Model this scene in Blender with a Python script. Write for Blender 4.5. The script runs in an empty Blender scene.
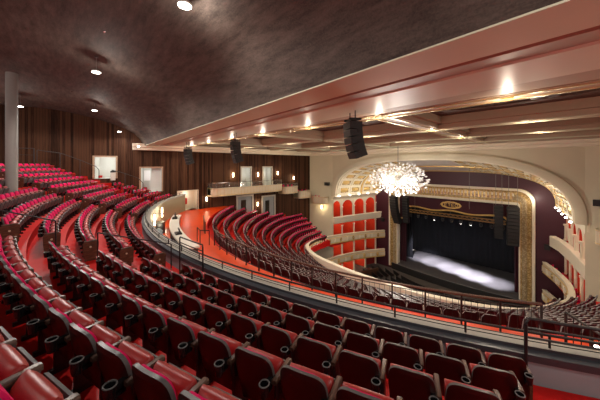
import bpy, math, random
from math import sin, cos, pi, radians as R, atan2, hypot, sqrt
random.seed(7)
ZC = 18.0                       # eye height above the orchestra floor datum; heights below are written relative to the eye
XC, YC = -12.6, 29.0            # common centre of the curved rows
col = bpy.context.scene.collection
F, HX, HY, TH = 256.0, 300.0, 165.0, R(46.8)

def project(x, y, z):
    d = -sin(TH)*x + cos(TH)*y
    l = cos(TH)*x + sin(TH)*y
    if d < .3: return None
    return HX + F*l/d, HY - F*z/d, d

# ------------------------------------------------------------------ materials
def nt(name):
    m = bpy.data.materials.new(name); m.use_nodes = True
    n = m.node_tree.nodes; l = m.node_tree.links
    return m, n, l, n['Principled BSDF']

def plain(name, c, rough=.6, metal=0, emit=0, ec=None, var=.12, scale=6, spec=.5, sheen=0, bump=0):
    m, n, l, b = nt(name)
    b.inputs['Roughness'].default_value = rough; b.inputs['Metallic'].default_value = metal
    b.inputs['Specular IOR Level'].default_value = spec
    if sheen: b.inputs['Sheen Weight'].default_value = sheen
    tc = n.new('ShaderNodeTexCoord'); nz = n.new('ShaderNodeTexNoise'); nz.inputs['Scale'].default_value = scale
    nz.inputs['Detail'].default_value = 4
    l.new(tc.outputs['Object'], nz.inputs['Vector'])
    mx = n.new('ShaderNodeMix'); mx.data_type = 'RGBA'
    mx.inputs[6].default_value = (*[v*(1-var) for v in c], 1); mx.inputs[7].default_value = (*[min(1, v*(1+var)) for v in c], 1)
    l.new(nz.outputs['Fac'], mx.inputs[0]); l.new(mx.outputs[2], b.inputs['Base Color'])
    if bump:
        bp = n.new('ShaderNodeBump'); bp.inputs['Strength'].default_value = bump; bp.inputs['Distance'].default_value = .02
        l.new(nz.outputs['Fac'], bp.inputs['Height']); l.new(bp.outputs['Normal'], b.inputs['Normal'])
    if emit:
        b.inputs['Emission Color'].default_value = (*(ec or c), 1); b.inputs['Emission Strength'].default_value = emit
    return m

def planks(name, c0, c1, c2, width=.19, axis='Y'):
    m, n, l, b = nt(name)
    g = n.new('ShaderNodeNewGeometry'); s = n.new('ShaderNodeSeparateXYZ'); l.new(g.outputs['Position'], s.inputs[0])
    mu = n.new('ShaderNodeMath'); mu.operation = 'MULTIPLY'; mu.inputs[1].default_value = 1/width; l.new(s.outputs[axis], mu.inputs[0])
    fl = n.new('ShaderNodeMath'); fl.operation = 'FLOOR'; l.new(mu.outputs[0], fl.inputs[0])
    fr = n.new('ShaderNodeMath'); fr.operation = 'FRACT'; l.new(mu.outputs[0], fr.inputs[0])
    wn = n.new('ShaderNodeTexWhiteNoise'); wn.noise_dimensions = '1D'; l.new(fl.outputs[0], wn.inputs['W'])
    mp = n.new('ShaderNodeMapping'); mp.inputs['Scale'].default_value = (9, 9, .7); l.new(g.outputs['Position'], mp.inputs[0])
    nz = n.new('ShaderNodeTexNoise'); nz.inputs['Scale'].default_value = 1.3; nz.inputs['Detail'].default_value = 6; l.new(mp.outputs[0], nz.inputs['Vector'])
    ad = n.new('ShaderNodeMath'); ad.operation = 'ADD'; l.new(wn.outputs[0], ad.inputs[0]); l.new(nz.outputs['Fac'], ad.inputs[1])
    hf = n.new('ShaderNodeMath'); hf.operation = 'MULTIPLY'; hf.inputs[1].default_value = .8; l.new(ad.outputs[0], hf.inputs[0])
    cr = n.new('ShaderNodeValToRGB'); e = cr.color_ramp.elements
    e[0].position = .2; e[0].color = (*c0, 1); e[1].position = .85; e[1].color = (*c2, 1); k = e.new(.5); k.color = (*c1, 1)
    l.new(hf.outputs[0], cr.inputs[0])
    lt = n.new('ShaderNodeMath'); lt.operation = 'GREATER_THAN'; lt.inputs[1].default_value = .06; l.new(fr.outputs[0], lt.inputs[0])
    mx = n.new('ShaderNodeMix'); mx.data_type = 'RGBA'; mx.inputs[6].default_value = (*[v*.25 for v in c0], 1)
    l.new(lt.outputs[0], mx.inputs[0]); l.new(cr.outputs[0], mx.inputs[7]); l.new(mx.outputs[2], b.inputs['Base Color'])
    bp = n.new('ShaderNodeBump'); bp.inputs['Strength'].default_value = .4; l.new(hf.outputs[0], bp.inputs['Height']); l.new(bp.outputs['Normal'], b.inputs['Normal'])
    b.inputs['Roughness'].default_value = .65; b.inputs['Specular IOR Level'].default_value = .12
    return m

def plaster(name, c0, c1, stretch=(.5, 2.2, 2.2), rough=.75, bump=.5, scale=2.0):
    m, n, l, b = nt(name)
    g = n.new('ShaderNodeNewGeometry'); mp = n.new('ShaderNodeMapping'); mp.inputs['Scale'].default_value = stretch
    l.new(g.outputs['Position'], mp.inputs[0])
    nz = n.new('ShaderNodeTexNoise'); nz.inputs['Scale'].default_value = scale; nz.inputs['Detail'].default_value = 10; nz.inputs['Roughness'].default_value = .72
    l.new(mp.outputs[0], nz.inputs['Vector'])
    n2 = n.new('ShaderNodeTexNoise'); n2.inputs['Scale'].default_value = 26; n2.inputs['Detail'].default_value = 5; l.new(g.outputs['Position'], n2.inputs['Vector'])
    ad = n.new('ShaderNodeMath'); ad.operation = 'MULTIPLY_ADD'; ad.inputs[1].default_value = .35; l.new(n2.outputs['Fac'], ad.inputs[0]); l.new(nz.outputs['Fac'], ad.inputs[2])
    cr = n.new('ShaderNodeValToRGB'); e = cr.color_ramp.elements
    e[0].position = .42; e[0].color = (*c0, 1); e[1].position = .92; e[1].color = (*c1, 1)
    l.new(ad.outputs[0], cr.inputs[0]); l.new(cr.outputs[0], b.inputs['Base Color'])
    bp = n.new('ShaderNodeBump'); bp.inputs['Strength'].default_value = bump; bp.inputs['Distance'].default_value = .03
    l.new(ad.outputs[0], bp.inputs['Height']); l.new(bp.outputs['Normal'], b.inputs['Normal'])
    b.inputs['Roughness'].default_value = rough; b.inputs['Specular IOR Level'].default_value = .2
    return m

def gild(name, c0, c1, scale=5, rough=.45, metal=.3):
    m, n, l, b = nt(name)
    tc = n.new('ShaderNodeNewGeometry'); vo = n.new('ShaderNodeTexVoronoi'); vo.inputs['Scale'].default_value = scale
    l.new(tc.outputs['Position'], vo.inputs['Vector'])
    cr = n.new('ShaderNodeValToRGB'); e = cr.color_ramp.elements
    e[0].position = .1; e[0].color = (*c1, 1); e[1].position = .65; e[1].color = (*c0, 1)
    l.new(vo.outputs['Distance'], cr.inputs[0]); l.new(cr.outputs[0], b.inputs['Base Color'])
    bp = n.new('ShaderNodeBump'); bp.inputs['Strength'].default_value = .6; l.new(vo.outputs['Distance'], bp.inputs['Height']); l.new(bp.outputs['Normal'], b.inputs['Normal'])
    b.inputs['Roughness'].default_value = rough; b.inputs['Metallic'].default_value = metal
    return m

def woodgrain(name, c0, c1):
    m, n, l, b = nt(name)
    tc = n.new('ShaderNodeTexCoord'); mp = n.new('ShaderNodeMapping'); mp.inputs['Scale'].default_value = (14, 2.5, 14); l.new(tc.outputs['Object'], mp.inputs[0])
    nz = n.new('ShaderNodeTexNoise'); nz.inputs['Scale'].default_value = 2.5; nz.inputs['Detail'].default_value = 6; l.new(mp.outputs[0], nz.inputs['Vector'])
    cr = n.new('ShaderNodeValToRGB'); e = cr.color_ramp.elements; e[0].position = .35; e[0].color = (*c0, 1); e[1].position = .7; e[1].color = (*c1, 1)
    l.new(nz.outputs['Fac'], cr.inputs[0]); l.new(cr.outputs[0], b.inputs['Base Color']); b.inputs['Roughness'].default_value = .38
    return m

M = {}
M['plank'] = planks('dark plank wall', (.010, .004, .002), (.034, .0125, .0058), (.080, .034, .017))
M['dark_plaster'] = plaster('dark brown ceiling plaster', (.030, .0225, .019), (.145, .110, .092))
M['panel_plaster'] = plaster('coffer panel plaster', (.05, .034, .027), (.20, .145, .115), stretch=(1.5, 1.5, 1), scale=3)
M['peach'] = plain('peach painted plaster', (.66, .69, .51), .62, var=.05, scale=1.2)
M['beam'] = plain('peach brown beam paint', (.46, .36, .255), .5, var=.06)
M['peach_gloss'] = plain('glossy peach paint', (.70, .70, .56), .42, var=.05, scale=1.0)
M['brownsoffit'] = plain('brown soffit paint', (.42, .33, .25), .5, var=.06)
M['groove'] = plain('red shadow gap', (.40, .16, .10), .6)  # red light from the gap is put into the groove's colour
M['beigewall'] = plain('beige wall paint', (.70, .64, .47), .7, var=.05, scale=.7)
M['cream'] = plain('cream plaster', (.70, .60, .44), .5, var=.08, scale=2)
M['creamlight'] = plain('light cream plaster', (.82, .74, .58), .45, var=.06, scale=2)
M['gold'] = gild('gilded ornament', (.36, .22, .07), (.72, .52, .24))
M['goldrosette'] = gild('dull gold rosette', (.36, .24, .10), (.85, .68, .38), scale=3)
M['goldplain'] = plain('plain gold trim', (.72, .48, .16), .35, .4)
M['brass'] = plain('polished pale brass', (.95, .80, .52), .18, .85)
M['frieze'] = gild('pale pink and gold frieze', (.42, .24, .12), (.85, .66, .56), scale=4, metal=0)
M['mosaic'] = gild('gold diaper pattern', (.30, .21, .105), (.56, .45, .29), scale=6, metal=0)
M['greypanel'] = plain('grey ceiling panel', (.62, .56, .51), .6, var=.1, scale=1)
M['purple'] = plain('plum painted wall', (.055, .007, .017), .5, var=.12, scale=1)
M['plumcloth'] = plain('plum velvet', (.055, .008, .017), .8, var=.25)
M['redwall'] = plain('bright red box wall', (.72, .05, .012), .6, var=.15, scale=1.5)
M['reddrape'] = plain('red drape', (.30, .012, .012), .75, var=.2)
M['redfloor'] = plain('red painted floor', (.55, .010, .008), .5, var=.18, scale=3, spec=.15)
M['orangefloor'] = plain('orange red polished floor', (.64, .050, .003), .34, var=.14, scale=1.4, spec=.3)
M['concrete'] = plain('grey concrete cap', (.36, .35, .31), .6, var=.1, scale=5)
M['greywall'] = plain('pale grey parapet wall', (.33, .40, .43), .6, var=.08, scale=2)
M['bumper'] = plain('dark blue grey bumper', (.05, .055, .065), .35)
M['fascia'] = plain('olive beige fascia', (.27, .25, .15), .3, var=.1, scale=1)
M['black'] = plain('black painted steel', (.012, .012, .013), .4)
M['blackcloth'] = plain('black curtain', (.003, .004, .008), .9, var=.4, scale=2)
M['stage'] = plain('dark stage boards', (.11, .105, .11), .45, var=.2, scale=1.5)
M['apron'] = plain('black stage front', (.012, .011, .011), .6)
M['orchfloor'] = plain('dim stone floor', (.10, .085, .075), .6)
M['shell'] = plain('burgundy seat shell', (.034, .004, .004), .34, var=.25, scale=5)
M['rim'] = plain('charcoal shell rim', (.085, .083, .083), .38, var=.1)
M['leather'] = plain('dark red leather', (.33, .021, .018), .36, var=.12, scale=9)
M['backfabric'] = plain('magenta seat fabric', (.66, .003, .095), .85, var=.12, scale=20, spec=.2)
M['pan'] = plain('grey seat pan', (.09, .09, .095), .4)
M['armwood'] = woodgrain('brown armrest wood', (.05, .024, .016), (.145, .075, .05))
M['endwood'] = woodgrain('dark end panel wood', (.06, .022, .012), (.15, .065, .035))
M['cup'] = plain('black cup holder plastic', (.010, .010, .011), .18)
M['chrome'] = plain('chrome', (.6, .6, .6), .2, 1)
M['plaque'] = plain('pale number plate', (.6, .55, .42), .4)
M['white'] = plain('white laminate', (.78, .74, .66), .35)
M['darkwood'] = woodgrain('dark bar wood', (.05, .02, .012), (.14, .06, .035))
M['speaker'] = plain('black speaker cabinet', (.011, .011, .012), .5)
M['grillecloth'] = plain('speaker grille', (.022, .021, .022), .65, var=.3, scale=60)
M['lamp'] = plain('lamp glow', (1, .88, .68), .5, emit=28, ec=(1, .86, .62), var=0)
M['coollamp'] = plain('white lamp glow', (1, .97, .92), .5, emit=9, ec=(1, .95, .88), var=0)
M['sconceglow'] = plain('sconce glow', (1, .85, .6), .5, emit=9, ec=(1, .80, .5), var=0)
M['glass'] = plain('frosted white glass', (.92, .91, .90), .15, emit=.15, ec=(1, .95, .90), var=.03)
M['stem'] = plain('satin silver stem', (.7, .66, .58), .3, .8)
M['doorframe'] = plain('tan door frame', (.42, .27, .17), .5)
M['paleframe'] = plain('pale door frame', (.52, .47, .40), .5)
M['roomwhite'] = plain('white room paint', (.72, .74, .70), .6, var=.04)
M['doorgrey'] = plain('grey door leaf', (.30, .33, .34), .5)
M['columngrey'] = plain('grey column paint', (.30, .285, .265), .6, var=.06)
M['clearpane'] = plain('tinted glass', (.10, .085, .06), .1)
M['clearpane'].node_tree.nodes['Principled BSDF'].inputs['Transmission Weight'].default_value = .85
M['railglass'] = plain('clear rail glass', (.92, .90, .84), .02, var=.01)
M['railglass'].node_tree.nodes['Principled BSDF'].inputs['Transmission Weight'].default_value = .95
M['railglass'].node_tree.nodes['Principled BSDF'].inputs['IOR'].default_value = 1.05
M['seatback_dark'] = plain('dark seat back', (.035, .010, .012), .35, var=.3)
M['seatgrey'] = plain('grey seat edge', (.17, .165, .165), .4)
M['blackseat'] = plain('black seat', (.014, .013, .014), .45)
M['stagelamp'] = plain('stage lamp lens', (1, .95, .9), .4, emit=8, ec=(1, .93, .9), var=0)
M['truss'] = plain('amber lit truss', (.42, .24, .08), .4, .5)  # amber light on the truss is put into its colour
M['darkcord'] = plain('grey cable', (.22, .21, .2), .5)

# ------------------------------------------------------------------ mesh builder
class MB:
    def __init__(s): s.v = []; s.f = []; s.m = []
    def face(s, pts, mi=0):
        b = len(s.v); s.v += [tuple(p) for p in pts]; s.f.append(tuple(range(b, b+len(pts)))); s.m.append(mi)
    def grid(s, rows, mi=0, closed=False, cap=False):
        b = len(s.v); n = len(rows[0])
        for r_ in rows: s.v += [tuple(p) for p in r_]
        for i in range(len(rows)-1):
            for j in range(n if closed else n-1):
                j2 = (j+1) % n
                s.f.append((b+i*n+j, b+i*n+j2, b+(i+1)*n+j2, b+(i+1)*n+j)); s.m.append(mi)
        if cap:
            s.f.append(tuple(b+j for j in range(n))[::-1]); s.m.append(mi)
            s.f.append(tuple(b+(len(rows)-1)*n+j for j in range(n))); s.m.append(mi)
    def box(s, c, d, rz=0, mi=0, rx=0):
        x, y, z = c; a, b_, h = d[0]/2, d[1]/2, d[2]/2
        P = []
        for dx, dy, dz in ((-a,-b_,-h),(a,-b_,-h),(a,b_,-h),(-a,b_,-h),(-a,-b_,h),(a,-b_,h),(a,b_,h),(-a,b_,h)):
            if rx: dy, dz = dy*cos(rx)-dz*sin(rx), dy*sin(rx)+dz*cos(rx)
            P.append((x+dx*cos(rz)-dy*sin(rz), y+dx*sin(rz)+dy*cos(rz), z+dz))
        b = len(s.v); s.v += P
        for q in ((0,3,2,1),(4,5,6,7),(0,1,5,4),(1,2,6,5),(2,3,7,6),(3,0,4,7)):
            s.f.append(tuple(b+i for i in q)); s.m.append(mi)
    def tube(s, pts, r, n=8, mi=0, closed=False):
        rings = []; N = len(pts)
        for i, p in enumerate(pts):
            p0 = pts[i-1] if (i > 0 or closed) else p; p1 = pts[(i+1) % N] if (i < N-1 or closed) else p
            t = [p1[k]-p0[k] for k in range(3)]; L = sqrt(sum(k*k for k in t)) or 1; t = [k/L for k in t]
            up = (0, 0, 1) if abs(t[2]) < .9 else (0, 1, 0)
            a = (t[1]*up[2]-t[2]*up[1], t[2]*up[0]-t[0]*up[2], t[0]*up[1]-t[1]*up[0]); L = sqrt(sum(k*k for k in a)); a = [k/L for k in a]
            b = (t[1]*a[2]-t[2]*a[1], t[2]*a[0]-t[0]*a[2], t[0]*a[1]-t[1]*a[0])
            rr = r[i] if isinstance(r, (list, tuple)) else r
            rings.append([tuple(p[k]+rr*(cos(2*pi*j/n)*a[k]+sin(2*pi*j/n)*b[k]) for k in range(3)) for j in range(n)])
        if closed: rings.append(rings[0])
        s.grid(rings, mi, closed=True, cap=not closed)
    def lathe(s, prof, c=(0,0,0), n=16, mi=0):
        s.grid([[(c[0]+r*cos(2*pi*j/n), c[1]+r*sin(2*pi*j/n), c[2]+z) for j in range(n)] for r, z in prof], mi, closed=True, cap=True)
    def prism(s, poly, z0, z1, mi=0):
        s.grid([[(x, y, z0) for x, y in poly], [(x, y, z1) for x, y in poly]], mi, closed=True, cap=True)
    def sweep(s, path, prof, mi=None, closed_prof=True, cap=True):
        """path: list of (x,y,z) with the normal to the left; prof: list of (offset to left, dz)"""
        rings = []; N = len(path)
        for i in range(N):
            p0 = path[max(i-1, 0)]; p1 = path[min(i+1, N-1)]
            tx, ty = p1[0]-p0[0], p1[1]-p0[1]; L = hypot(tx, ty); nx, ny = -ty/L, tx/L
            rings.append([(path[i][0]+nx*o, path[i][1]+ny*o, path[i][2]+dz) for o, dz in prof])
        b = len(s.v); n = len(prof)
        for r_ in rings: s.v += r_
        for i in range(N-1):
            for j in range(n if closed_prof else n-1):
                j2 = (j+1) % n
                s.f.append((b+i*n+j, b+i*n+j2, b+(i+1)*n+j2, b+(i+1)*n+j)); s.m.append(mi[j] if mi else 0)
        if cap and closed_prof:
            s.f.append(tuple(b+j for j in range(n))[::-1]); s.m.append(0)
            s.f.append(tuple(b+(N-1)*n+j for j in range(n))); s.m.append(0)
    def add(s, o, loc=(0,0,0), rz=0, sc=1):
        b = len(s.v); c_, s_ = cos(rz)*sc, sin(rz)*sc
        s.v += [(loc[0]+x*c_-y*s_, loc[1]+x*s_+y*c_, loc[2]+z*sc) for x, y, z in o.v]
        s.f += [tuple(b+i for i in f) for f in o.f]; s.m += o.m
    def mesh(s, name, mats, smooth=40):
        me = bpy.data.meshes.new(name); me.from_pydata(s.v, [], s.f)
        for m in (mats if isinstance(mats, (list, tuple)) else [mats]): me.materials.append(M[m] if isinstance(m, str) else m)
        me.polygons.foreach_set('material_index', s.m)
        import bmesh
        bm = bmesh.new(); bm.from_mesh(me); bmesh.ops.remove_doubles(bm, verts=bm.verts, dist=1e-5)
        bmesh.ops.recalc_face_normals(bm, faces=bm.faces); bm.to_mesh(me); bm.free()
        if smooth:
            me.polygons.foreach_set('use_smooth', [True]*len(me.polygons)); me.set_sharp_from_angle(angle=R(smooth))
        me.update(); return me
    def build(s, name, mats, parent=None, smooth=40, local=False):
        """world-space vertices (heights relative to the eye); the origin goes to the base centre. local: keep vertices as they are."""
        if parent is not None or local:
            o = bpy.data.objects.new(name, s.mesh(name, mats, smooth)); col.objects.link(o)
            if parent is not None: o.parent = parent
            return o
        xs = [p[0] for p in s.v]; ys = [p[1] for p in s.v]; zs = [p[2] for p in s.v]
        c = ((min(xs)+max(xs))/2, (min(ys)+max(ys))/2, min(zs))
        s.v = [(p[0]-c[0], p[1]-c[1], p[2]-c[2]) for p in s.v]
        o = bpy.data.objects.new(name, s.mesh(name, mats, smooth)); col.objects.link(o)
        o.location = (c[0], c[1], c[2]+ZC); return o

def tag(o, label=None, cat=None, group=None, kind=None):
    if label: o['label'] = label
    if cat: o['category'] = cat
    if group: o['group'] = group
    if kind: o['kind'] = kind
    return o
def thing(name, loc, rz=0, label=None, cat=None, group=None, kind=None):
    o = bpy.data.objects.new(name, None); col.objects.link(o); o.empty_display_size = .2
    o.location = (loc[0], loc[1], loc[2]+ZC); o.rotation_euler = (0, 0, rz)
    return tag(o, label, cat, group, kind)
def struct(o, label, cat): return tag(o, label, cat, None, 'structure')
def copy_tree(o, parent=None):
    c = o.copy(); col.objects.link(c)
    if parent is not None: c.parent = parent
    for ch in o.children: copy_tree(ch, c)
    return c
def pol(r, a, z=0):  # a in degrees, 0 = straight back from the stage, positive towards the right wall
    return (XC+r*sin(R(a)), YC-r*cos(R(a)), z)
def arc(r, a0, a1, z, n=None):
    n = n or max(2, int(abs(a1-a0)/1.5)+1)
    return [pol(r, a0+(a1-a0)*i/n, z) for i in range(n+1)]
def revolve(prof, a0, a1, mi=None, closed=True, n=None):
    b = MB(); n = n or max(2, int(abs(a1-a0)/1.25)+1)
    rows = [[pol(r, a0+(a1-a0)*i/n, z) for r, z in prof] for i in range(n+1)]
    k = len(prof); off = 0
    for rr in rows: b.v += rr
    for i in range(n):
        for j in range(k if closed else k-1):
            j2 = (j+1) % k
            b.f.append((i*k+j, i*k+j2, (i+1)*k+j2, (i+1)*k+j)); b.m.append(mi[j] if mi else 0)
    if closed:
        b.f.append(tuple(range(k))[::-1]); b.m.append(0); b.f.append(tuple(n*k+j for j in range(k))); b.m.append(0)
    return b
ORD = ['first','second','third','fourth','fifth','sixth','seventh','eighth','ninth','tenth','eleventh','twelfth','thirteenth','fourteenth','fifteenth','sixteenth','seventeenth','eighteenth','nineteenth','twentieth']

# ------------------------------------------------------------------ camera and view
sc = bpy.context.scene
cam = bpy.data.objects.new('Camera', bpy.data.cameras.new('Camera')); col.objects.link(cam); sc.camera = cam
cam.data.sensor_width = 36; cam.data.lens = 36*F/600
cam.data.shift_y = -(200-HY)/600; cam.location = (0, 0, ZC); cam.rotation_euler = (pi/2, 0, TH); cam.data.clip_end = 300; cam.data.clip_start = .05
sc.view_settings.view_transform = 'Standard'; sc.view_settings.look = 'None'; sc.view_settings.gamma = 1; sc.view_settings.exposure = 0.68
w = bpy.data.worlds.new('World'); sc.world = w; w.use_nodes = True
w.node_tree.nodes['Background'].inputs[0].default_value = (1, .90, .82, 1); w.node_tree.nodes['Background'].inputs[1].default_value = .5

def lamp(kind, loc, energy, color=(1, .84, .66), size=.15, rot=None, spot=None, blend=.5, parent=None, name='lamp_light'):
    d = bpy.data.lights.new(name, kind); d.energy = energy; d.color = color
    if kind in ('POINT', 'SPOT'): d.shadow_soft_size = size
    if kind == 'AREA': d.size = size
    if spot: d.spot_size = R(spot); d.spot_blend = blend
    o = bpy.data.objects.new(name, d); col.objects.link(o)
    if parent is not None:
        o.parent = parent; o.location = loc
    else: o.location = (loc[0], loc[1], loc[2]+ZC)
    if rot: o.rotation_euler = rot
    return o

# ------------------------------------------------------------------ upper balcony: floor, parapet
R0, DR, ZT0, DZ, SH = 26.65, .92, -3.02, .35, .87
NR = 10
def rowr(k): return R0+DR*k
def rowz(k): return ZT0-SH+DZ*k      # floor of the row
prof = [(25.9, rowz(0))]
for k in range(NR+1):
    prof += [(R0+.35+DR*k, rowz(k)), (R0+.35+DR*k, rowz(k)+DZ)]
prof += [(37.5, rowz(NR+1)), (37.5, -4.6), (25.9, -4.6)]
struct(revolve(prof, -47, 37).build('floor', 'redfloor', smooth=20), 'stepped red floor carrying the curved balcony rows', 'floor')
A_P0, A_P1 = -43.2, 38
par = [(25.45, -3.30), (25.80, -3.28), (25.80, -3.34), (25.93, -3.36), (25.93, -3.48), (25.88, -3.50), (25.88, -4.6), (25.53, -5.2), (25.53, -3.42), (25.45, -3.42)]
struct(revolve(par, A_P0, A_P1, mi=[0, 1, 1, 1, 1, 2, 2, 3, 3, 0]).build('balcony_parapet', ['concrete', 'bumper', 'greywall', 'fascia'], smooth=30),
       'curved balcony parapet with pale cap, dark bumper edge and beige outer face', 'parapet')
# handrail on the parapet
t = thing('parapet_handrail', pol(25.73, 0, -3.3), 0, 'low black handrail on short posts along the balcony parapet', 'railing')
ox, oy, oz = pol(25.73, 0, -3.3)
def loc_(p): return (p[0]-ox, p[1]-oy, p[2]-oz)
b = MB(); b.tube([loc_(p) for p in arc(25.73, A_P0+.5, A_P1, -3.06)], .024); b.build('top_rail', 'black', t)
b = MB(); b.tube([loc_(p) for p in arc(25.73, A_P0+.5, A_P1, -3.16)], .009, n=5); b.tube([loc_(p) for p in arc(25.73, A_P0+.5, A_P1, -3.22)], .009, n=5); b.build('lower_wires', 'black', t)
for i in range(28):
    a = -41+i*2.9
    b = MB(); p = loc_(pol(25.73, a, -3.3)); b.lathe([(.05, 0), (.05, .012), (.02, .014), (.02, .24)], p, 8); b.build('post', 'black', t)

# ------------------------------------------------------------------ theatre seat with parts
def shell_pt(u, v):                  # u in -1..1 across, v in 0..1 up
    z = .20+.67*v
    hw = .215+.035*min(1, v*1.6)
    y = .13*(1-v)**1.1 + .035*u*u
    return hw*u, y, z
def outline(n=26, inset=0.0):
    P = []
    for i in range(n+1):
        th = pi*i/n
        ex = 2/4.2
        u = -math.copysign(abs(cos(th))**ex, cos(th)); vv = abs(sin(th))**ex
        P.append((u, .55+.45*vv))
    P = [(-1, 0.0)]+P+[(1, 0.0)]
    return [(u*(1-inset*4), v*(1-inset*1.6)+inset*.5) for u, v in P]
def cushion_panel(b, y0, thick, inset, mi_front, mi_back, mi_rim, bulge=0):
    O = outline(inset=inset)
    c0 = [shell_pt(u, v) for u, v in O]
    back = [(x, y+y0, z) for x, y, z in c0]; front = [(x, y+y0+thick, z) for x, y, z in c0]
    b.grid([back, front], mi_rim, closed=True)
    for ring, dy, mi in ((back, -.012, mi_back), (front, bulge, mi_front)):
        inner = []
        for (u, v), p in zip(O, ring):
            q = shell_pt(u*.82, .5+(v-.5)*.86); inner.append((q[0], q[1]+y0+(thick if mi == mi_front and ring is front else 0)+dy, q[2]))
        b.grid([ring, inner], mi, closed=True)
        m = len(inner)//2; n = len(inner)
        for i in range(n//2):
            j = n-1-i
            if i+1 < j-1 or i+1 == j-1:
                b.f.append(tuple(len(b.v)+k for k in range(4))); b.m.append(mi); b.v += [inner[i], inner[i+1], inner[j-1], inner[j]]
def m_shell(): b = MB(); cushion_panel(b, 0, .035, 0, 0, 0, 1); return b
def m_backcushion(): b = MB(); cushion_panel(b, .037, .035, .036, 0, 0, 0, bulge=.02); return b
def folded(y0, z0, y1, z1, th, hw, power=2.6, n=14, side='top'):
    """thick slab from hinge to tip with rounded section"""
    b = MB(); L = hypot(y1-y0, z1-z0); ty, tz = (y1-y0)/L, (z1-z0)/L; ny, nz = -tz, ty   # normal towards the back of the seat
    rows = []
    for fx in (-1, -.96, -.86, -.5, 0, .5, .86, .96, 1):
        k = (1-abs(fx)**8*.45) if abs(fx) < 1 else .55
        ring = []
        for j in range(n):
            th_ = 2*pi*j/n; c_, s_ = cos(th_), sin(th_)
            a = L/2*(1+math.copysign(abs(c_)**(2/power), c_)*(.96+.04*k)); h = th/2*math.copysign(abs(s_)**(2/power), s_)*k
            ring.append((hw*fx, y0+ty*a+ny*h, z0+tz*a+nz*h))
        rows.append(ring)
    b.grid(rows, 0, closed=True, cap=True); return b
def m_seat(): return folded(.165, .28, .285, .700, .20, .238, 2.2)
def m_pan():
    b = MB(); O = []
    y0, z0, y1, z1 = .265, .285, .362, .615
    for s_ in (-1, 1):
        pass
    rows = []
    for fx in (-.225, -.215, .215, .225):
        rows.append([(fx, y0, z0), (fx, y1, z1), (fx, y1+.028, z1-.012), (fx, y0+.03, z0-.012)])
    b.grid(rows, 0, closed=True, cap=True); b.box((.06, .386, .57), (.05, .006, .03), 0, 1, rx=-.30); return b
def m_arm():
    b = MB(); X = .28
    sec = [(-.030, -.01), (-.030, .022), (-.020, .034), (.020, .034), (.030, .022), (.030, -.01)]
    rows = [[(X+x, y, .635+z+dz) for x, z in sec] for y, dz in ((.03, -.004), (.05, 0), (.35, .004), (.37, -.002))]
    b.grid(rows, 0, closed=True, cap=True); return b
def m_standard():
    b = MB(); X = .28
    b.prism([(X-.018, .10), (X+.018, .10), (X+.018, .30), (X-.018, .30)], .06, .635); b.box((X, .2, .03), (.05, .30, .06)); return b
def m_cup():
    b = MB(); c = (.228, -.062, .63)
    n = 14
    outer = [[(c[0]+r*cos(2*pi*j/n), c[1]+r*sin(2*pi*j/n), c[2]+z) for j in range(n)] for r, z in ((.040, -.07), (.049, 0), (.054, .05), (.053, .056), (.044, .056), (.038, -.045))]
    b.grid(outer, 0, closed=True, cap=True); b.tube([(c[0]+.049*cos(2*pi*j/14), c[1]+.049*sin(2*pi*j/14), c[2]+.056) for j in range(14)], .007, 5, 1, closed=True); b.box((c[0], .035, c[2]+.0), (.05, .12, .07)); b.box((c[0], .0, c[2]-.04), (.05, .10, .05)); return b  # lighter lip ring paints in the rim's highlight
def m_endpanel(side):
    b = MB(); x = .285*side
    P = [(.02, .10), (.40, .10), (.42, .60), (.40, .64), (.04, .64), (.0, .58)]
    b.grid([[(x-.02, y, z) for y, z in P], [(x+.02, y, z) for y, z in P]], 0, closed=True, cap=True); b.box((x, .2, .05), (.045, .30, .1)); return b
def m_aislelight(side):
    b = MB(); x = .306*side
    b.grid([[(x, .2+.03*cos(2*pi*j/10), .46+.03*sin(2*pi*j/10)) for j in range(10)], [(x+.008*side, .2+.03*cos(2*pi*j/10), .46+.03*sin(2*pi*j/10)) for j in range(10)]], 0, closed=True, cap=True); return b

ME = {'back_shell': m_shell().mesh('back_shell', ['shell', 'rim']), 'back_cushion': m_backcushion().mesh('back_cushion', 'backfabric'),
      'seat_cushion': m_seat().mesh('seat_cushion', 'leather', 60), 'seat_pan': m_pan().mesh('seat_pan', ['pan', 'plaque']), 'armrest': m_arm().mesh('armrest', 'armwood'),
      'cup_holder': m_cup().mesh('cup_holder', ['cup', 'seatgrey']), 'standard': m_standard().mesh('standard', 'black')}
for s_, nm in ((-1, 'L'), (1, 'R')):
    ME['end'+nm] = m_endpanel(s_).mesh('end_panel', 'endwood'); ME['lite'+nm] = m_aislelight(s_).mesh('aisle_light', 'plaque')
PART_LABEL = {'cup_holder': 'black round cup holder', 'back_cushion': 'magenta back cushion', 'seat_pan': 'grey seat pan', 'armrest': 'brown wooden armrest'}
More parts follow.
